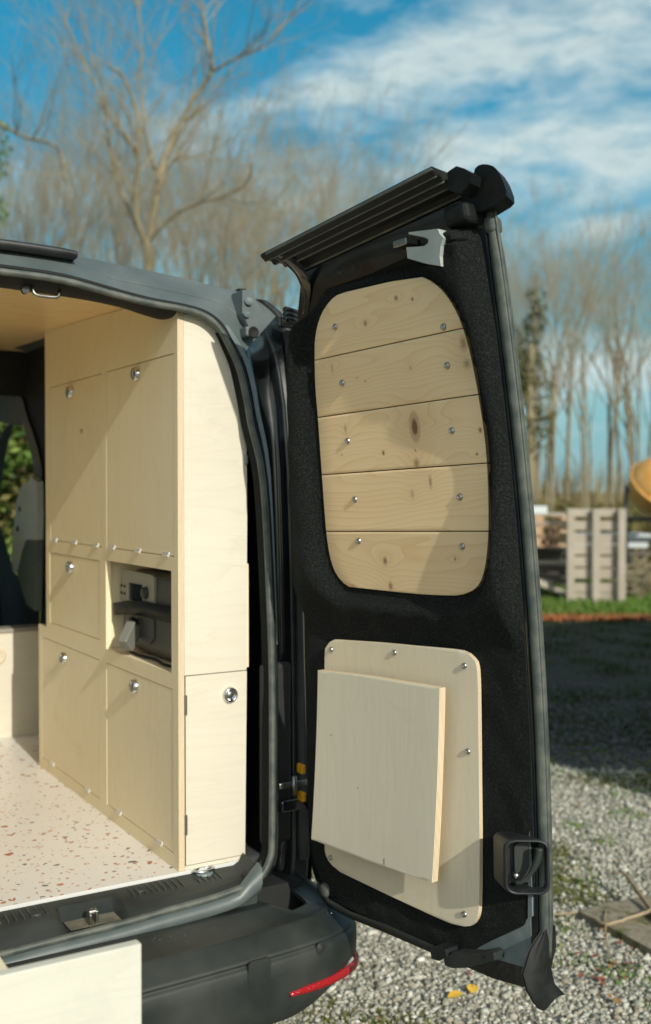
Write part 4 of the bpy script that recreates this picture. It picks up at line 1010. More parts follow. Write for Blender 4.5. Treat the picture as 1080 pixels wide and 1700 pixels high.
# body corner gutter ridge and tail-light edge, seen between pillar and door
rows = []
for f, w in zip(np.linspace(0, 1, 14), [1]*14):
    i = int(30+f*(ns-31)); s, o_ = Sr[i], Or[i]; p = s*.36+o_*.64
    rows.append([p+np.array([-.006, .03, 0]), p+np.array([-.004, .005, 0]), p+np.array([.004, .003, 0]), p+np.array([.007, .03, 0])])
MB().loft(rows).build('gutter_ridge', M['paint'], van)
rows = []
for f in np.linspace(0, 1, 18):
    i = int(29+f*(ns-36)); o_ = Or[i]; rows.append([o_+np.array([-.030, .0, 0]), o_+np.array([-.022, -.012, 0]), o_+np.array([-.004, -.010, 0]), o_+np.array([.012, .012, 0]), o_+np.array([.014, .10, 0])])
MB().loft(rows).build('tail_light', M['plastic_dark'], van)
for v, nm in ((1.135, 0), (.12, 1)):
    z = HP[2]+v; q = rear(488, 536, .02) if nm == 0 else np.array([1.085, 1.93, z])
    q = q+(0 if nm else 0); hb = MB().box(q+np.array([-.035, -.008, -.012]), q+np.array([.05, .010, .012]), .004); e_ = Vector(DP(.012, v, -.018)); a_ = Vector(q)+Vector((.03, 0, 0))
    for dz_ in (-.009, 0, .009): hb.tube([a_+Vector((0, 0, dz_)), a_.lerp(e_, .5)+Vector((.012, -.01, dz_)), e_+Vector((0, 0, dz_))], .0065, 8)
    hb.build('door_hinge', M['paint'], van)
# door check with two yellow clips
for x, y in ((503.5, 1277), (504.5, 1323)):
    c = onY(x, y, 1.905); MB().box(c+np.array([-.006, -.004, -.010]), c+np.array([.004, .02, .010]), .0035).build('yellow_clip', M['yellow'], van)
c = onY(498, 1300, 1.92); MB().box(c+np.array([-.05, -.003, -.006]), c+np.array([.02, .005, .006]), .002).tube([c+np.array([-.02, -.01, -.02]), c+np.array([-.02, -.01, .02])], .006, 10).build('door_check', M['steel'], van)
MB().box((1.03, 1.965, .60), (1.10, 1.99, .98), .01).build('pillar_plate', M['void'], van)

# ================================================================ RIGHT REAR DOOR
LE = [(505, 437), (499, 470), (494, 520), (491, 600), (493, 700), (496, 800), (499, 900), (502, 1000), (504, 1100), (507, 1200), (510, 1320), (513, 1400), (519, 1448), (535, 1488), (560, 1513)]
left = dpx(LE)
botl = dpx([(600, 1530), (680, 1563), (760, 1598), (830, 1628)])
door_out = left+botl+[(.50, -.088), (.575, -.082), (.603, -.06), (.6075, .0), (.6075, 1.18), (.600, 1.215), (.560, 1.240), (.30, 1.228)]
door = MB(); sheet(door, door_out, 0.0, .033, 70, 26); door = door.build('rear_door', M['paint'], van)
def sub(mb, name, m, label=None):
    o = mb.build(name, m, door)
    if label: o['label'] = label
    return o
def dbox(t0, t1, v0, v1, o0, o1, bev=.003, seg=2, shear=0.0):
    bm = bmesh.new(); bmesh.ops.create_cube(bm, size=1.0); d = (t1-t0, v1-v0, o1-o0)
    for v in bm.verts: v.co = Vector((v.co.x*d[0], v.co.y*d[1], v.co.z*d[2]))
    if bev: bmesh.ops.bevel(bm, geom=bm.edges[:], offset=min(bev, min(map(abs, d))*.45), segments=seg, affect='EDGES', profile=.5)
    c = ((t0+t1)/2, (v0+v1)/2, (o0+o1)/2)
    return bm, (lambda p: DP(c[0]+p.x, c[1]+p.y+shear*p.x, c[2]+p.z))
def dprism(mb, poly, o0, o1, dt=0.0, dv=0.0, mi=0):
    return mb.prism([tuple(DP(t, v, o1)) for t, v in poly], [tuple(DP(t+dt, v+dv, o0)) for t, v in poly], mi)
# outer skin, a little larger than the inner panel
oo = [(t-.004, v) for t, v in left]+botl+[(.50, -.094), (.585, -.088), (.600, -.06), (.601, .0), (.601, 1.17), (.598, 1.21), (.56, 1.238), (.30, 1.228)]
mb = MB(); sheet(mb, oo, -.0335, .006, 40, 8); sub(mb, 'outer_skin', M['paint'])
# bare grey painted metal low at the free edge
gp_ = dpx([(774, 1588), (790, 1572), (815, 1556), (845, 1545), (868, 1530), (881, 1520), (882, 1560), (880, 1600), (873, 1606), (862, 1590), (850, 1572), (838, 1570), (810, 1588), (795, 1592)])
mb = MB(); sheet(mb, gp_, .0012, .002, 14, 8); sub(mb, 'bare_metal_patch', M['primer'])
mb = MB(); dprism(mb, dpx([(875, 1385), (881, 1380), (884, 1430), (885, 1520), (878, 1525), (879, 1400)]), .0, .0035); sub(mb, 'bare_metal_edge', M['primer'])

# window outline (plank panel)
WN = [(560, 489), (600, 479), (650, 467), (690, 459), (712, 466), (733, 483), (752, 510), (765, 540), (775, 572), (785, 616), (793, 660), (802, 720), (807, 775), (809, 830), (809, 883), (806, 925), (800, 955), (790, 975), (770, 986), (745, 989), (690, 986), (640, 981), (590, 976), (574, 972), (558, 955), (548, 930), (541, 890), (536, 830), (531, 760), (526, 690), (522, 640), (521, 590), (522, 560), (528, 532), (540, 508)]
win = [tuple(p[:2]) for p in catmull([np.array(dtv(*p, .012)) for p in WN], 3, closed=True)]
cv = [dtv(521, 600)[1]*.5+dtv(770, 548)[1]*.5, dtv(526, 692)[1]*.5+dtv(793, 660)[1]*.5, dtv(533, 787)[1]*.5+dtv(807, 772)[1]*.5, dtv(540, 881)[1]*.5+dtv(809, 883)[1]*.5]
KN = [(657, 495, .0035, 1, .8), (684, 497, .0025, 1, .8), (606, 537, .0035, 1.2, .7), (768, 570, .006, 1.6, .55), (774, 604, .006, 1, .5), (688, 709, .0095, 1.9, .9), (691, 769, .006, 1.2, .6), (636, 752, .003, 1.2, .9), (796, 714, .003, 1.3, .8), (791, 754, .0022, 1, .8),
      (714, 800, .003, 3.0, .6), (684, 820, .004, 1.6, .35), (639, 931, .005, 1.3, .75), (648, 973, .005, 1.3, .7), (755, 928, .003, 1, .6), (573, 712, .003, 2.4, .45), (567, 755, .002, 1, .5), (681, 611, .003, 1.2, .35), (592, 627, .002, 1, .4), (606, 633, .0022, 1, .5), (551, 612, .003, 2.6, .3), (689, 748, .002, 1, .7)]
def f_plank(nt, b):
    uv = uvco(nt); info = nt.add('ShaderNodeObjectInfo').outputs['Random']
    s = nt.add('ShaderNodeSeparateXYZ', {0: uv}); t, v = s.outputs[0], s.outputs[1]
    bul = None; dark = None
    for x, y, sz, el_, dk in KN:
        kt, kv = dtv(x, y, .012)
        d = nt.vm('LENGTH', nt.add('ShaderNodeCombineXYZ', {0: nt.math('MULTIPLY', nt.math('SUBTRACT', t, kt), 1/(sz)), 1: nt.math('MULTIPLY', nt.math('SUBTRACT', v, kv), 1/(sz*el_))}))
        d2 = nt.vm('LENGTH', nt.add('ShaderNodeCombineXYZ', {0: nt.math('MULTIPLY', nt.math('SUBTRACT', t, kt), 1/(sz*6.5)), 1: nt.math('MULTIPLY', nt.math('SUBTRACT', v, kv), 1/(sz*3.2*el_))}))
        g_ = nt.math('MULTIPLY', nt.math('EXPONENT', nt.math('MULTIPLY', nt.math('MULTIPLY', d2, d2), -1.0)), min(1.0, sz*110)*.35)
        k_ = nt.math('MULTIPLY', nt.mapr(d, 1.25, .55), dk)
        ringk = nt.math('MULTIPLY', nt.mapr(nt.math('ABSOLUTE', nt.math('SUBTRACT', d, 1.25)), .5, 0), dk*.45)
        k_ = nt.math('MAXIMUM', k_, ringk)
        bul = g_ if bul is None else nt.math('ADD', bul, g_); dark = k_ if dark is None else nt.math('MAXIMUM', dark, k_)
    off_ = nt.math('MULTIPLY', info, 37.0)
    P_ = nt.add('ShaderNodeCombineXYZ', {0: nt.math('ADD', nt.math('MULTIPLY', t, 1.4), off_), 1: nt.math('ADD', nt.math('MULTIPLY', v, 9.0), off_), 2: 0.0})
    big_ = nt.noise(P_, 1.0, 2, .4, .2)
    ring = nt.math('ADD', nt.math('MULTIPLY', big_, 15.0), nt.math('ADD', nt.math('MULTIPLY', v, 60.0), nt.math('MULTIPLY', bul, 9.0)))
    fr = nt.math('FRACT', ring)
    late = nt.math('POWER', fr, 3.0)                      # soft early wood, darker late wood line
    fine = nt.noise(nt.add('ShaderNodeCombineXYZ', {0: nt.math('MULTIPLY', t, 14), 1: nt.math('MULTIPLY', v, 700)}), 1.0, 3, .6)
    vary = nt.noise(nt.add('ShaderNodeCombineXYZ', {0: nt.math('ADD', nt.math('MULTIPLY', t, 2.5), off_), 1: nt.math('MULTIPLY', v, 16)}), 1.0, 3)
    k = nt.math('ADD', nt.math('MULTIPLY', late, .26), nt.math('ADD', nt.math('MULTIPLY', fine, .22), nt.math('MULTIPLY', vary, .30)))
    c = nt.ramp(k, [(.18, (.90, .69, .42)), (.45, (.84, .61, .34)), (.75, (.66, .43, .20))])
    tone = nt.mapr(info, 0, 1, .93, 1.06)
    c = nt.mix(1.0, c, nt.add('ShaderNodeCombineXYZ', {0: tone, 1: tone, 2: tone}).outputs[0], 'MULTIPLY')
    halo = nt.math('MULTIPLY', nt.math('MINIMUM', bul, 1.0), .75)
    c = nt.mix(halo, c, (.50, .28, .11))
    c = nt.mix(dark, c, (.13, .055, .02))
    nt.l.new(c, b.inputs['Base Color'])
    bumpin(nt, b, nt.math('ADD', fine, nt.math('MULTIPLY', late, -.6)), .22, .0006)
M['plank'] = mat('pine_plank', rough=.45, spec=.4, build=f_plank)
M['plank_edge'] = mat('pine_end', (.42, .27, .13), .7)
vt = max(p[1] for p in win); vb = min(p[1] for p in win)
cuts = [vt]+cv+[vb]
for i in range(5):
    hi, lo = cuts[i]-(.0009 if i else 0), cuts[i+1]+(.0009 if i < 4 else 0)
    mb = MB(); sheet(mb, win, .012, .014, 12, 20, v0=lo, v1=hi, mi_side=1, bev=.0016)
    o = mb.build('plank', [M['plank'], M['plank_edge']], door)
# carpet, raised as a soft frame round the window panel
CL_ = [(498, 556), (508, 530), (522, 512), (545, 476), (600, 461), (655, 448), (700, 440), (728, 425), (735, 400), (742, 384), (765, 374)]
cl_ = dpx(CL_)
cbot = dpx([(880, 1500), (872, 1535), (845, 1548), (818, 1560), (795, 1572), (774, 1588), (760, 1585), (700, 1558), (640, 1532), (590, 1512), (560, 1490), (535, 1462), (522, 1430), (516, 1390)])
cleft = dpx([(511, 1300), (509, 1200), (507, 1100), (505, 1000), (502, 900), (499, 800), (496, 700), (494, 640), (494, 590)])
carp = cl_+[(.585, 1.185), (.598, 1.16), (.603, 1.0), (.603, .5), (.604, .1)]+cbot+cleft
def hcar(t, v):
    dw = poly_dist((t, v), win); de = -poly_dist((t, v), carp)
    k = smooth(.012, .040, dw)*(.036*smooth(.47, .60, v))
    lowp = .003*smooth(.47, .54, v)
    e = smooth(0, .020, de)
    h_ = (.003+k+lowp)*e
    if dw < .0: h_ = 0
    wob = .0022*sin(t*60+v*17)*sin(v*43+t*9)*smooth(.02, .05, dw)*e
    return h_+wob
mb = MB(); sheet(mb, carp, .002, .003, 150, 66, h=hcar); car = sub(mb, 'carpet_lining', M['carpet'])
# fibres standing off the carpet: a light fuzz
fz = MB(); 
pts_ = []
for _ in range(26000):
    t, v = npr.uniform(.0, .60), npr.uniform(-.08, 1.18)
    if poly_dist((t, v), carp) < -.004 and poly_dist((t, v), win) > .004: pts_.append((t, v))
for t, v in pts_:
    p = DP(t, v, .002+hcar(t, v)); d = DN*npr.uniform(.3, 1)*.0028+DD*npr.uniform(-1, 1)*.003+DU*npr.uniform(-1, 1)*.003; w = DD*.0003+DU*.0002
    fz.add([p-w, p+w, p+d], [(0, 1, 2)])
fo = fz.build('carpet_fuzz', mat('fuzz', (.045, .052, .048), .9), door, kind='stuff')

# screws
def screw(x, y, off, r=.0062):
    t, v = dtv(x, y, off); c = DP(t, v, off)
    o = MB().lathe([(0, .0012), (.0019, .0012), (.0021, .0034), (.0030, .0040), (.0050, .0030), (r, .0004), (r, -.001)], c, DN, 16).build('screw', M['zinc'], door)
    return o
for x, y in ((556, 543), (736, 543), (742, 607), (568, 636), (750, 715), (577, 732), (763, 825), (589, 829), (767, 907), (595, 898)): screw(x, y, .012)
# lower plywood panel
LP = [(538, 1090), (541, 1074), (549, 1064), (565, 1060), (600, 1064), (655, 1069), (700, 1073), (745, 1077), (768, 1081), (783, 1092), (791, 1112), (793, 1200), (794, 1300), (795, 1400), (794, 1500), (790, 1525), (780, 1537), (765, 1537), (740, 1530), (690, 1507), (640, 1484), (590, 1460), (565, 1448), (552, 1438), (541, 1422), (538, 1400), (538, 1300), (538, 1200)]
lp_ = [tuple(p[:2]) for p in catmull([np.array(dtv(*p, .016)) for p in LP], 3, closed=True)]
mb = MB(); sheet(mb, lp_, .016, .009, 44, 20, mi_side=1, bev=.0008); o = mb.build('mounting_panel', [M['ply_panel'], M['ply_edge']], door)
for x, y in ((550, 1078), (655, 1083), (771, 1105), (777, 1247), (549, 1423), (771, 1517)): screw(x, y, .016, .0052)
# folding board standing proud of it
bo = [(.078, .413), (.445, .4155), (.445, .0565), (.071, .0545)]
bd = dpx([(527, 1109), (729, 1142), (716, 1469), (516, 1393)], .052)
mb = MB(); sheet(mb, bd, .052, .015, 30, 16, mi_side=1, bev=.0006); o = mb.build('folding_board', [M['ply_board'], M['ply_edge']], door); 
for t0 in (.14, .30): 
    bm_, fn_ = dbox(t0, t0+.05, .10, .36, .0165, .0365, .002); mb = MB(); mb.bm(bm_, fn_); sub(mb, 'spacer_block', M['ply'])
# small dark flecks in the board: pins
for x, y in ((593, 1308), (549, 1220)):
    t, v = dtv(x, y, .0525); MB().lathe([(0, .0003), (.0012, .0002), (.0015, 0)], DP(t, v, .0522), DN, 8).build('pin_knot', M['wood_dark'], door)
t, v = dtv(637, 1430, .0525); bm_, fn_ = dbox(t-.0006, t+.0006, v-.006, v+.006, .0515, .0526, 0); mb = MB(); mb.bm(bm_, fn_); sub(mb, 'pencil_mark', M['wood_dark'])

# free-edge rubber and flange
VV = np.linspace(-.06, 1.20, 60)
fl_ = [[DP(.6075, v, -.002), DP(.6085, v, -.010), DP(.612, v, -.016), DP(.614, v, -.026), DP(.606, v, -.034)] for v in VV]
mb = MB().loft(fl_); sub(mb, 'edge_flange', M['paint'])
def bulb(v): return .0128*(1 if v < 1.1 else 1-.25*smooth(1.1, 1.2, v))
ctr = [DP(.6165, v, -.013) for v in VV[2:]]
mb = MB().tube(ctr, [bulb(v)*.86 for v in VV[2:]], 14, flat=1.0); mb.tube([c+DD*.0098+DN*.0030 for c in ctr], .0024, 8); sub(mb, 'edge_seal', M['rubber_dusty'])
# top: drip rail built of stepped ribs along the door's top edge
ts = np.linspace(.09, .588, 26)
pf = [(.0, -.012), (.004, -.017), (.009, -.017), (.012, -.010), (.030, -.005), (.033, -.010), (.037, -.010), (.040, -.004), (.050, -.002), (.053, -.007), (.057, -.006), (.060, .000), (.068, .002), (.071, -.002), (.078, .008), (.077, .013), (.070, .012), (.0, .004)]
rows = []
for i, t in enumerate(ts):
    v0 = 1.2155+(t-.10)*.069; row = []
    for o_, dv in pf: row.append(DP(t+(.034-o_*.42 if i == 0 else 0)*(1 if i == 0 else 0), v0+dv, o_))
    rows.append(row)
mb = MB().loft(rows, sm=False); mb.add([tuple(p) for p in rows[-1]], [tuple(range(len(pf)))]); sub(mb, 'drip_rail', M['rubber'])
for o_, dv, r_ in ((.035, -.010, .0022), (.055, -.007, .0018), (.0765, .009, .0024), (.0065, -.017, .0028), (.0700, -.001, .0016)):
    mb = MB().tube([DP(t+(.02 if k == 0 else 0), 1.2155+(t-.10)*.069+dv, o_) for k, t in enumerate(ts)], r_, 6); sub(mb, 'drip_rib', M['rubber_dusty'])
# sweep of the rail down the hinge edge
aa = catmull([DP(.118, 1.222, .072), DP(.128, 1.205, .045), DP(.122, 1.185, .018), DP(.112, 1.155, .004), DP(.100, 1.12, .001)], 4)
bb = catmull([DP(.150, 1.214, .045), DP(.150, 1.195, .022), DP(.140, 1.170, .006), DP(.125, 1.14, .002), DP(.108, 1.11, .001)], 4)
mb = MB().loft([[a, (a+b)/2+DN*.004, b] for a, b in zip(aa, bb)]); mb.tube(aa, .0028, 8); sub(mb, 'rail_return', M['paint'])
# rubber corner cap on top of the free edge
mb = MB(); dprism(mb, dpx([(732, 296), (745, 284), (757, 276), (770, 280), (782, 288), (780, 304), (764, 322), (744, 316)], .045), .015, .045, -.008, 0)
sub(mb, 'corner_block', M['rubber'])
capo = catmull([np.array(p) for p in dpx([(768, 352), (800, 350), (824, 338), (840, 325), (836, 305), (828, 288), (818, 276), (800, 273), (788, 280), (783, 298), (766, 322)], .012)], 2, closed=True)
mb = MB(); dprism(mb, capo, -.030, .012, -.022, .0); bmc = mb
sub(mb, 'corner_cap', M['rubber'])
mb = MB(); bm_, fn_ = dbox(.552, .606, 1.180, 1.214, -.02, .036, .010, 3); mb.bm(bm_, fn_); sub(mb, 'corner_wedge', M['rubber'])
mb = MB(); bm_, fn_ = dbox(.604, .626, 1.165, 1.192, -.028, .0, .008, 3); mb.bm(bm_, fn_); sub(mb, 'seal_end', M['rubber_dusty'])
# forked catch near the top
cp = dpx([(678, 386), (726, 380), (729, 388), (735, 395), (731, 408), (729, 425), (731, 442), (703, 437), (676, 429), (674, 411), (703, 409), (710, 404), (711, 398), (704, 394), (690, 391), (678, 389)], .050)
mb = MB(); dprism(mb, cp, .004, .050, .006, -.004)
M['catch'] = mat('grey_plastic_catch', build=dusty((.30, .34, .325), (.40, .43, .41), 20, .42, .6, .35, 900))
ct = sub(mb, 'door_catch', M['catch'])
t, v = dtv(668, 405, .02); bm_, fn_ = dbox(t-.015, t+.02, v-.006, v+.006, .002, .03, .002); mb = MB(); mb.bm(bm_, fn_); sub(mb, 'catch_tongue', M['steel'])
# inner latch cup: a hollow box whose rounded rim is turned half towards the free edge
VC = .1335
def ring(w, h, r, t0, o0, k=.92, n=6):
    return [DP(t0-k*a, VC+b, o0+a) for a, b in rrect(w, h, r, n)]
mb = MB()
rings = [ring(.052, .084, .010, .552, .002, .55), ring(.053, .088, .012, .575, .010, .75), ring(.054, .090, .014, .604, .0225), ring(.054, .090, .014, .610, .0245), ring(.050, .086, .013, .6125, .0255), ring(.046, .082, .012, .610, .0245), ring(.044, .078, .011, .590, .012), ring(.042, .074, .010, .580, .004)]
mb.loft(rings, closed=True); mb.add([tuple(p) for p in rings[-1]], [tuple(range(len(rings[-1])))]); mb.add([tuple(p) for p in rings[0]], [tuple(range(len(rings[0])))])
sub(mb, 'latch_housing', M['plastic_dark'])
mb = MB(); pl = ring(.028, .066, .010, .592, .004); mb.prism([tuple(p+DN*.003) for p in pl], [tuple(p+DN*-.004) for p in pl]); sub(mb, 'latch_face', M['plastic'])
lv = catmull([DP(.624, VC+.032, .010), DP(.621, VC+.012, .012), DP(.612, VC-.010, .018), DP(.600, VC-.026, .026), DP(.590, VC-.029, .030)], 5)
mb = MB().tube(lv, [.0052*(1.25-.65*smooth(3, 14, i)) for i in range(len(lv))], 10); sub(mb, 'latch_lever', M['plastic'])
mb = MB().lathe([(0, .006), (.004, .005), (.006, .001), (.006, -.002)], DP(.588, VC-.018, .027), DD+DN, 14); sub(mb, 'latch_pin', M['chrome'])
# plastic strip along the lower edge and latch pieces under it
rows = []
for x, yt, yb in ((527, 1462, 1478), (545, 1492, 1504), (580, 1512, 1523), (640, 1534, 1547), (700, 1560, 1573), (760, 1586, 1599)):
    a = dtv(x, yt, .004); b = dtv(x, yb, .002); rows.append([DP(*a, .003), DP(*a, .006), DP(*b, .005), DP(*b, -.006)])
rows = [r_ for r_ in rows]; mb = MB().loft(rows); sub(mb, 'lower_trim_strip', M['plastic'])
t, v = dtv(539, 1482, .004); mb = MB().lathe([(0, .006), (.010, .006), (.014, .002), (.014, -.002)], DP(t, v+.006, .004), DN, 16); sub(mb, 'rubber_stop', M['rubber_dusty'])
def dpoly(name, pts, o0, o1, m): mb = MB(); dprism(mb, dpx(pts, o1), o0, o1, 0, 0); return sub(mb, name, m)
dpoly('lower_catch', [(736, 1592), (752, 1580), (790, 1582), (812, 1578), (818, 1582), (820, 1594), (806, 1598), (775, 1606), (750, 1607), (738, 1602)], .006, .030, M['catch'] if False else M['plastic'])
dpoly('lower_catch_hook', [(713, 1575), (722, 1570), (738, 1576), (741, 1588), (728, 1595), (716, 1591)], .004, .034, M['plastic_dark'])
dpoly('lower_catch_slot', [(799, 1586), (807, 1584), (807, 1590), (799, 1592)], .0295, .0306, M['dark_hole'])
# rubber flap hanging at the bottom of the free edge
rows = []
for v, a, b, oa, ob in ((.032, .620, .628, -.008, -.022), (.000, .614, .630, .022, -.022), (-.035, .614, .628, .040, -.012), (-.060, .622, .630, .038, -.018), (-.080, .628, .638, .028, -.034), (-.092, .630, .642, .018, -.044)):
    w = [DP(a+(b-a)*f, v-.006*sin(f*pi*2)+(.010*f if v < -.09 else 0), oa+(ob-oa)*f+.010*sin(f*pi)) for f in np.linspace(0, 1, 9)]; rows.append(w)
rr_ = [ [np.array(p) for p in r_] for r_ in rows]; mb = MB().loft(rr_); mb.loft([[p-DD*.004 for p in r_] for r_ in rr_])
sub(mb, 'rubber_flap', M['rubber'])

# ================================================================ FURNITURE IN THE VAN
XF = .86
def panel_holes(mb, x0, x1, ys, zs_, holes):
    """a board lying in a plane X = const, with rectangular cut-outs given as (y0, y1, z0, z1)"""
    ys = sorted(set(ys+[h[0] for h in holes]+[h[1] for h in holes])); zs_ = sorted(set(zs_+[h[2] for h in holes]+[h[3] for h in holes]))
    def solid(i, j):
        if i < 0 or j < 0 or i >= len(ys)-1 or j >= len(zs_)-1: return False
        cy, cz_ = (ys[i]+ys[i+1])/2, (zs_[j]+zs_[j+1])/2
        if cz_ > .965 and cy > 2.925: return False
        return not any(h[0] < cy < h[1] and h[2] < cz_ < h[3] for h in holes)
    for i in range(len(ys)-1):
        for j in range(len(zs_)-1):
            if not solid(i, j): continue
            a, b, c, d = ys[i], ys[i+1], zs_[j], zs_[j+1]
            mb.add([(x0, a, c), (x0, b, c), (x0, b, d), (x0, a, d)], [(0, 1, 2, 3)]); mb.add([(x1, a, c), (x1, b, c), (x1, b, d), (x1, a, d)], [(0, 1, 2, 3)])
            if not solid(i-1, j): mb.add([(x0, a, c), (x1, a, c), (x1, a, d), (x0, a, d)], [(0, 1, 2, 3)])
            if not solid(i+1, j): mb.add([(x0, b, c), (x1, b, c), (x1, b, d), (x0, b, d)], [(0, 1, 2, 3)])
            if not solid(i, j-1): mb.add([(x0, a, c), (x1, a, c), (x1, b, c), (x0, b, c)], [(0, 1, 2, 3)])
            if not solid(i, j+1): mb.add([(x0, a, d), (x1, a, d), (x1, b, d), (x0, b, d)], [(0, 1, 2, 3)])
    return mb
cab = thing('storage_cabinet', 'tall pale plywood cabinet with flap doors along the right wall inside the van', 'cabinet', (.94, 2.5, .565))
DO = [(2.465, 2.880, 1.207, 1.618, 'up'), (2.030, 2.432, 1.207, 1.618, 'up'), (2.485, 2.890, .982, 1.171, 'mid'), (2.492, 2.968, .596, .932, 'low'), (2.040, 2.437, .596, .932, 'low')]
HO = (2.045, 2.440, .966, 1.176)
g_ = .0016
mb = MB(); panel_holes(mb, XF, XF+.013, [2.0105, 2.05, 2.925, 3.0], [.5655, .965, 1.742], [(a-g_, b+g_, c-g_, d+g_) for a, b, c, d, _ in DO]+[HO]); mb.v = [(x, y, (min(cz(y)-.001, 1.698+(y-2.01)*1.0) if z > 1.74 else z)) for x, y, z in mb.v]; mb.build('face_frame', M['ply'], cab)
M['gap'] = M['void']
HND = [(118, 651), (228, 621), (118, 942), (107, 1093), (225, 1139)]
M['hinge'] = mat('bright_hinge', (.75, .75, .72), .45, .6)
for k, ((a, b, c, d, kind), (hx, hy)) in enumerate(zip(DO, HND)):
    p = rng.uniform(-.0006, .0006)
    dr_ = MB().box((XF+.0008+p, a, c), (XF+.0128+p, b, d), .0008, seg=1).build('cabinet_door', M['ply'], cab)
    h = onX(hx, hy, XF)
    MB().lathe([(0, .003), (.0075, .0035), (.0095, .009), (.0125, .011), (.0150, .009), (.0165, .001), (.0165, -.002)], h, (-1, 0, 0), 24).build('ring_latch', M['chrome'], dr_)
    MB().box(h+np.array([-.0135, -.0035, -.010]), h+np.array([-.003, .0035, .010]), .002).build('latch_tab', M['steel'], dr_)
    zb = c-.0005
    ky = {'up': (.10, .5, .9), 'low': (.18, .80), 'mid': ()}[kind]
    for f in ky:
        y = a+(b-a)*f; MB().cyl((XF-.0016, y-.014, zb), (XF-.0016, y+.014, zb), .0024, 10).box((XF-.0018, y-.016, zb+.001), (XF+.0012, y+.016, zb+.007), .0005).build('hinge', M['hinge'], dr_)
# carcass
def cbox(lo, hi, name, m='ply', bev=.0006): return MB().box(lo, hi, bev, seg=1).build(name, M[m], cab)
cbox((.8735, 2.916, .5655), (.985, 2.928, 1.742), 'end_panel'); cbox((.8735, 2.99, .5655), (.985, 3.0, .953), 'end_panel'); cbox((.8735, 2.93, .9535), (.985, 3.0, .9645), 'ledge')
cbox((.8735, 2.03, .954), (1.0, 2.915, .9655), 'shelf'); cbox((.8735, 2.03, 1.1865), (1.0, 2.915, 1.198), 'shelf'); cbox((.8735, 2.448, .9660), (1.0, 2.459, 1.186), 'divider'); cbox((1.0225, 2.03, .9660), (1.03, 2.447, 1.186), 'back_panel')
# rear end: curved upper panel and lower door
ru = [(.8735, .9645), (1.0145, .9645), (1.0155, 1.15), (1.0165, 1.30), (1.0155, 1.43), (1.010, 1.52), (.998, 1.58), (.975, 1.64), (.945, 1.675), (.93, 1.697), (.8735, 1.697)]
MB().prism([(x, 2.0102, z) for x, z in ru], [(x, 2.0222, z) for x, z in ru]).build('rear_panel', M['ply_rear'], cab)
eg = MB()
for q in range(1):
    x0_, x1_ = XF+.0001, XF+.0130
    vs_ = []; uv_ = []
    for z in (.566, 1.696): vs_ += [(x0_, 2.0092, z), (x1_, 2.0092, z)]; uv_ += [(0, z), (1, z)]
    eg.add(vs_, [(0, 1, 3, 2)], uv_); eg.add([(x0_, 2.0104, .566), (x0_, 2.0104, 1.696), (x1_, 2.0104, 1.696), (x1_, 2.0104, .566)], [(0, 1, 2, 3)], [(0, 0), (0, 1), (1, 1), (1, 0)])
eg.build('edge_veneer', M['ply_edge'], cab)
cbox((.8735, 2.0108, .5655), (1.010, 2.0225, .5735), 'rear_rail', 'ply_rear')
rdv = MB().prism([(.8755, 2.009, .576), (1.010, 2.009, .576), (1.0145, 2.009, .9625), (.8755, 2.009, .9625)], [(.8755, 2.021, .576), (1.010, 2.021, .576), (1.0145, 2.021, .9625), (.8755, 2.021, .9625)]).build('rear_cabinet_door', M['ply_rear'], cab)
kh = onY(381, 1153, 2.009)
MB().lathe([(0, .003), (.0085, .0035), (.0105, .008), (.0130, .0095), (.0155, .007), (.0170, .001), (.0170, -.002)], kh, (0, -1, 0), 28).build('ring_latch', M['chrome'], rdv)
MB().lathe([(0, .0055), (.0060, .0050), (.0085, .0035), (.009, 0)], kh, (0, -1, 0), 20).build('latch_centre', M['steel'], rdv)
for z in (.905, .66): MB().cyl((.8748, 2.0065, z-.02), (.8748, 2.0065, z+.02), .0028, 8).build('hinge', M['steel'], rdv)
for y in (745, 772):
    pass
clp = onY(409, 762, 2.004); MB().box(clp+np.array([-.004, -.003, -.012]), clp+np.array([.004, .008, .010]), .004).build('clip', M['primer'], cab)
# resin knot mark on the upper far door
kp = onX(135, 716, XF+.0004); kd = MB()
kd.prism([(XF+.0002, kp[1]+.010*cos(t)*(1+.4*sin(3*t)), kp[2]+.009*sin(t)*(1+.5*cos(2*t))) for t in np.linspace(0, 2*pi, 15)[:-1]], [(XF+.002, kp[1]+.009*cos(t), kp[2]+.008*sin(t)) for t in np.linspace(0, 2*pi, 15)[:-1]])
kd.build('wood_knot', mat('resin_knot', (.55, .33, .15), .5), cab)

# power station in the open compartment
PSX = .897
def q3(x, y, X=PSX): return onX(x, y, X)
ps = thing('power_station', 'grey portable power station with screen and dial, strapped into the open compartment', 'power station', (.95, 2.25, .966))
M['ps_body'] = mat('dark_grey_shell', build=dusty((.055, .058, .050), (.08, .082, .07), 20, .45, .6, .3, 800))
M['ps_face'] = mat('light_grey_face', build=dusty((.28, .28, .23), (.33, .33, .275), 20, .45, .6, .2, 800))
M['screen'] = mat('screen_glass', (.010, .018, .022), .12)
MB().box((PSX, 2.065, .970), (1.02, 2.385, 1.158), .022, 0, 4).build('shell', M['ps_body'], ps)
def face(pts, x, m, name, th=.006, par=None):
    P_ = [onX(a, b, x) for a, b in pts]; return MB().prism([tuple(p) for p in P_], [(p[0]+th, p[1], p[2]) for p in P_]).build(name, m, par or ps)
fp = face([(201, 948), (206, 945), (252, 955), (256, 960), (254, 1008), (251, 1013), (205, 1000), (200, 996)], PSX-.006, M['ps_face'], 'control_panel')
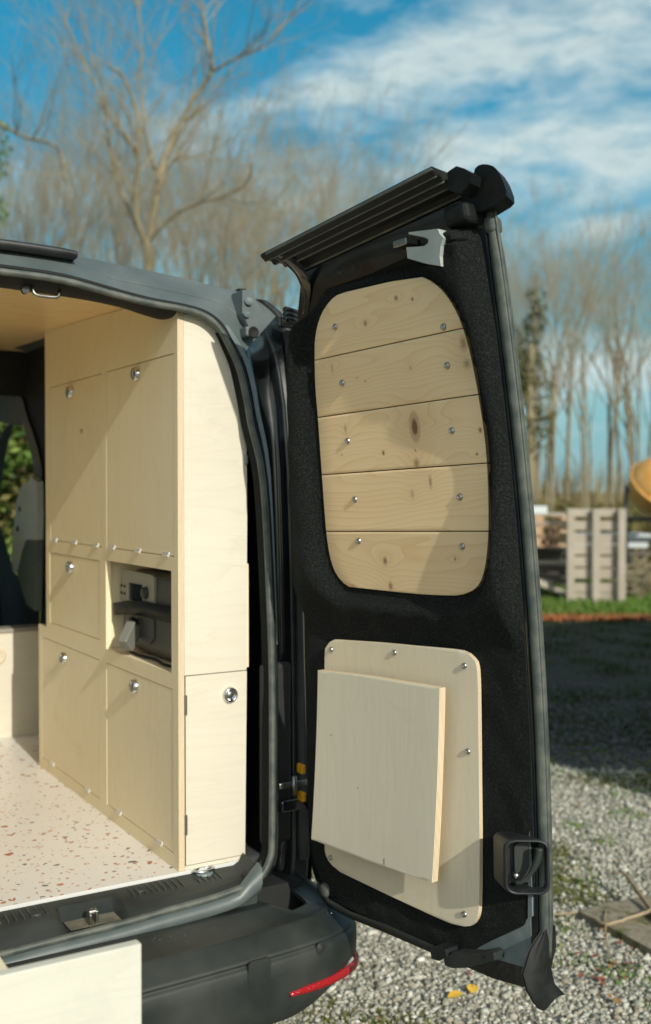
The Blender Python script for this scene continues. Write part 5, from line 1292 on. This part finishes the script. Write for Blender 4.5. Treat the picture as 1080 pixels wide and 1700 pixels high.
face([(213, 967), (234, 971), (234, 1000), (213, 995)], PSX-.0085, M['screen'], 'screen', .003, fp)
c = q3(243, 984, PSX-.006); MB().lathe([(0, .010), (.011, .010), (.013, .008), (.014, 0)], c, (-1, 0, 0), 20).build('dial', M['plastic'], fp)
for x, y in ((202.5, 972), (207.5, 973), (202.5, 984), (207.5, 985), (240, 1004), (246, 1005)):
    c = q3(x, y, PSX-.006); MB().cyl(c, c+np.array([-.003, 0, 0]), .0035, 8).build('button', M['plastic_dark'], fp)
face([(205, 1016), (255, 1024), (255, 1060), (248, 1070), (205, 1056)], PSX-.004, M['ps_body'], 'socket_panel')
stp = thing('ratchet_strap', 'black strap holding the grey power station in its compartment', 'strap', (.90, 2.25, 1.07))
rows = []
for y, zc, hh_, xo in ((2.4385, 1.061, .013, .8775), (2.41, 1.063, .015, .874), (2.36, 1.070, .016, .880), (2.28, 1.076, .017, .884), (2.18, 1.076, .017, .886), (2.10, 1.076, .017, .888), (2.049, 1.078, .017, .893)):
    rows.append([(xo+.004, y, zc+hh_), (xo, y, zc+hh_), (xo, y, zc-hh_), (xo+.004, y, zc-hh_)])
MB().loft(rows, closed=True).build('webbing', M['rubber'], stp)
pg = thing('power_plug', 'square grey power plug hanging tilted in front of the power station', 'plug', (.872, 2.34, 1.01))
cpl = q3(216, 1056, .868)
m45 = Matrix.Rotation(R(35), 3, 'Z') @ Matrix.Rotation(R(42), 3, 'Y')
MB().box(cpl+np.array([-.020, -.010, -.028]), cpl+np.array([.020, .014, .028]), .003, m45, 3).build('plug_body', mat('silver_grey_plastic', (.17, .175, .155), .35), pg)
MB().cyl(cpl+np.array([.004, .01, .018]), cpl+np.array([.016, .03, .030]), .013, 16).build('plug_collar', M['plastic_dark'], pg)
cb = thing('cable', 'thin black cable lying on the compartment floor by the power station', 'cable', (.88, 2.2, .967))
MB().tube(catmull([(.885, 2.36, .971), (.882, 2.28, .970), (.888, 2.20, .971), (.880, 2.13, .970), (.89, 2.06, .971)], 5), .003, 8).build('lead', M['rubber'], cb)

# cross bench at the front of the load floor
bn = thing('bench_box', 'low plywood bench box across the van behind the front seats', 'bench', (.6, 3.42, .565))
MB().box((.30, 3.392, .5655), (1.04, 3.404, .895), .001).build('front_panel', M['ply_rear'], bn)
MB().box((.30, 3.385, .896), (1.04, 3.46, .908), .001).build('top_board', mat('grey_top_board', build=f_ply((.26, .24, .20), (.34, .32, .27), 'X', False)), bn)
cc_ = onY(-4, 1090, 3.391); MB().lathe([(.016, .002), (.022, .003), (.026, .001), (.026, -.001)], cc_, (0, -1, 0), 24).build('finger_hole_ring', M['ply_edge'], bn)

# bed module on the left and the drawer pulled out of it
bed = thing('bed_platform', 'plywood bed platform on the left side of the van behind the drawer', 'bed platform', (.0, 2.7, .565))
for lo, hi, nm in (((-.56, 2.02, .785), (.455, 3.38, .800), 'top_board'), ((.443, 2.02, .5655), (.455, 3.38, .784), 'side_panel'), ((-.56, 2.02, .5655), (-.548, 3.38, .784), 'side_panel')):
    MB().box(lo, hi, .001, seg=1).build(nm, M['ply'], bed)
YD = 1.22
fx, fz = onY(235, 1566, YD)[0], onY(235, 1566, YD)[2]
dw = thing('drawer', 'pale plywood drawer pulled out at the bottom left, nearest the camera', 'drawer', (.1, 1.6, .62))
MB().box((-.42, YD, fz-.235), (fx, YD+.016, fz), .0015).build('drawer_front', M['ply_draw'], dw)
rp1 = onY(4, 1588, YD+.03)
sx_ = onY(30, 1606, YD)[0]
for x in (sx_, -.38): MB().box((x-.014, YD+.0165, fz-.190), (x, 2.55, fz-.012), .001, seg=1).build('drawer_side', M['ply_edge'] if False else M['ply'], dw)
MB().box((-.378, YD+.017, fz-.185), (sx_-.0145, 2.55, fz-.175), .001, seg=1).build('drawer_bottom', M['ply'], dw)
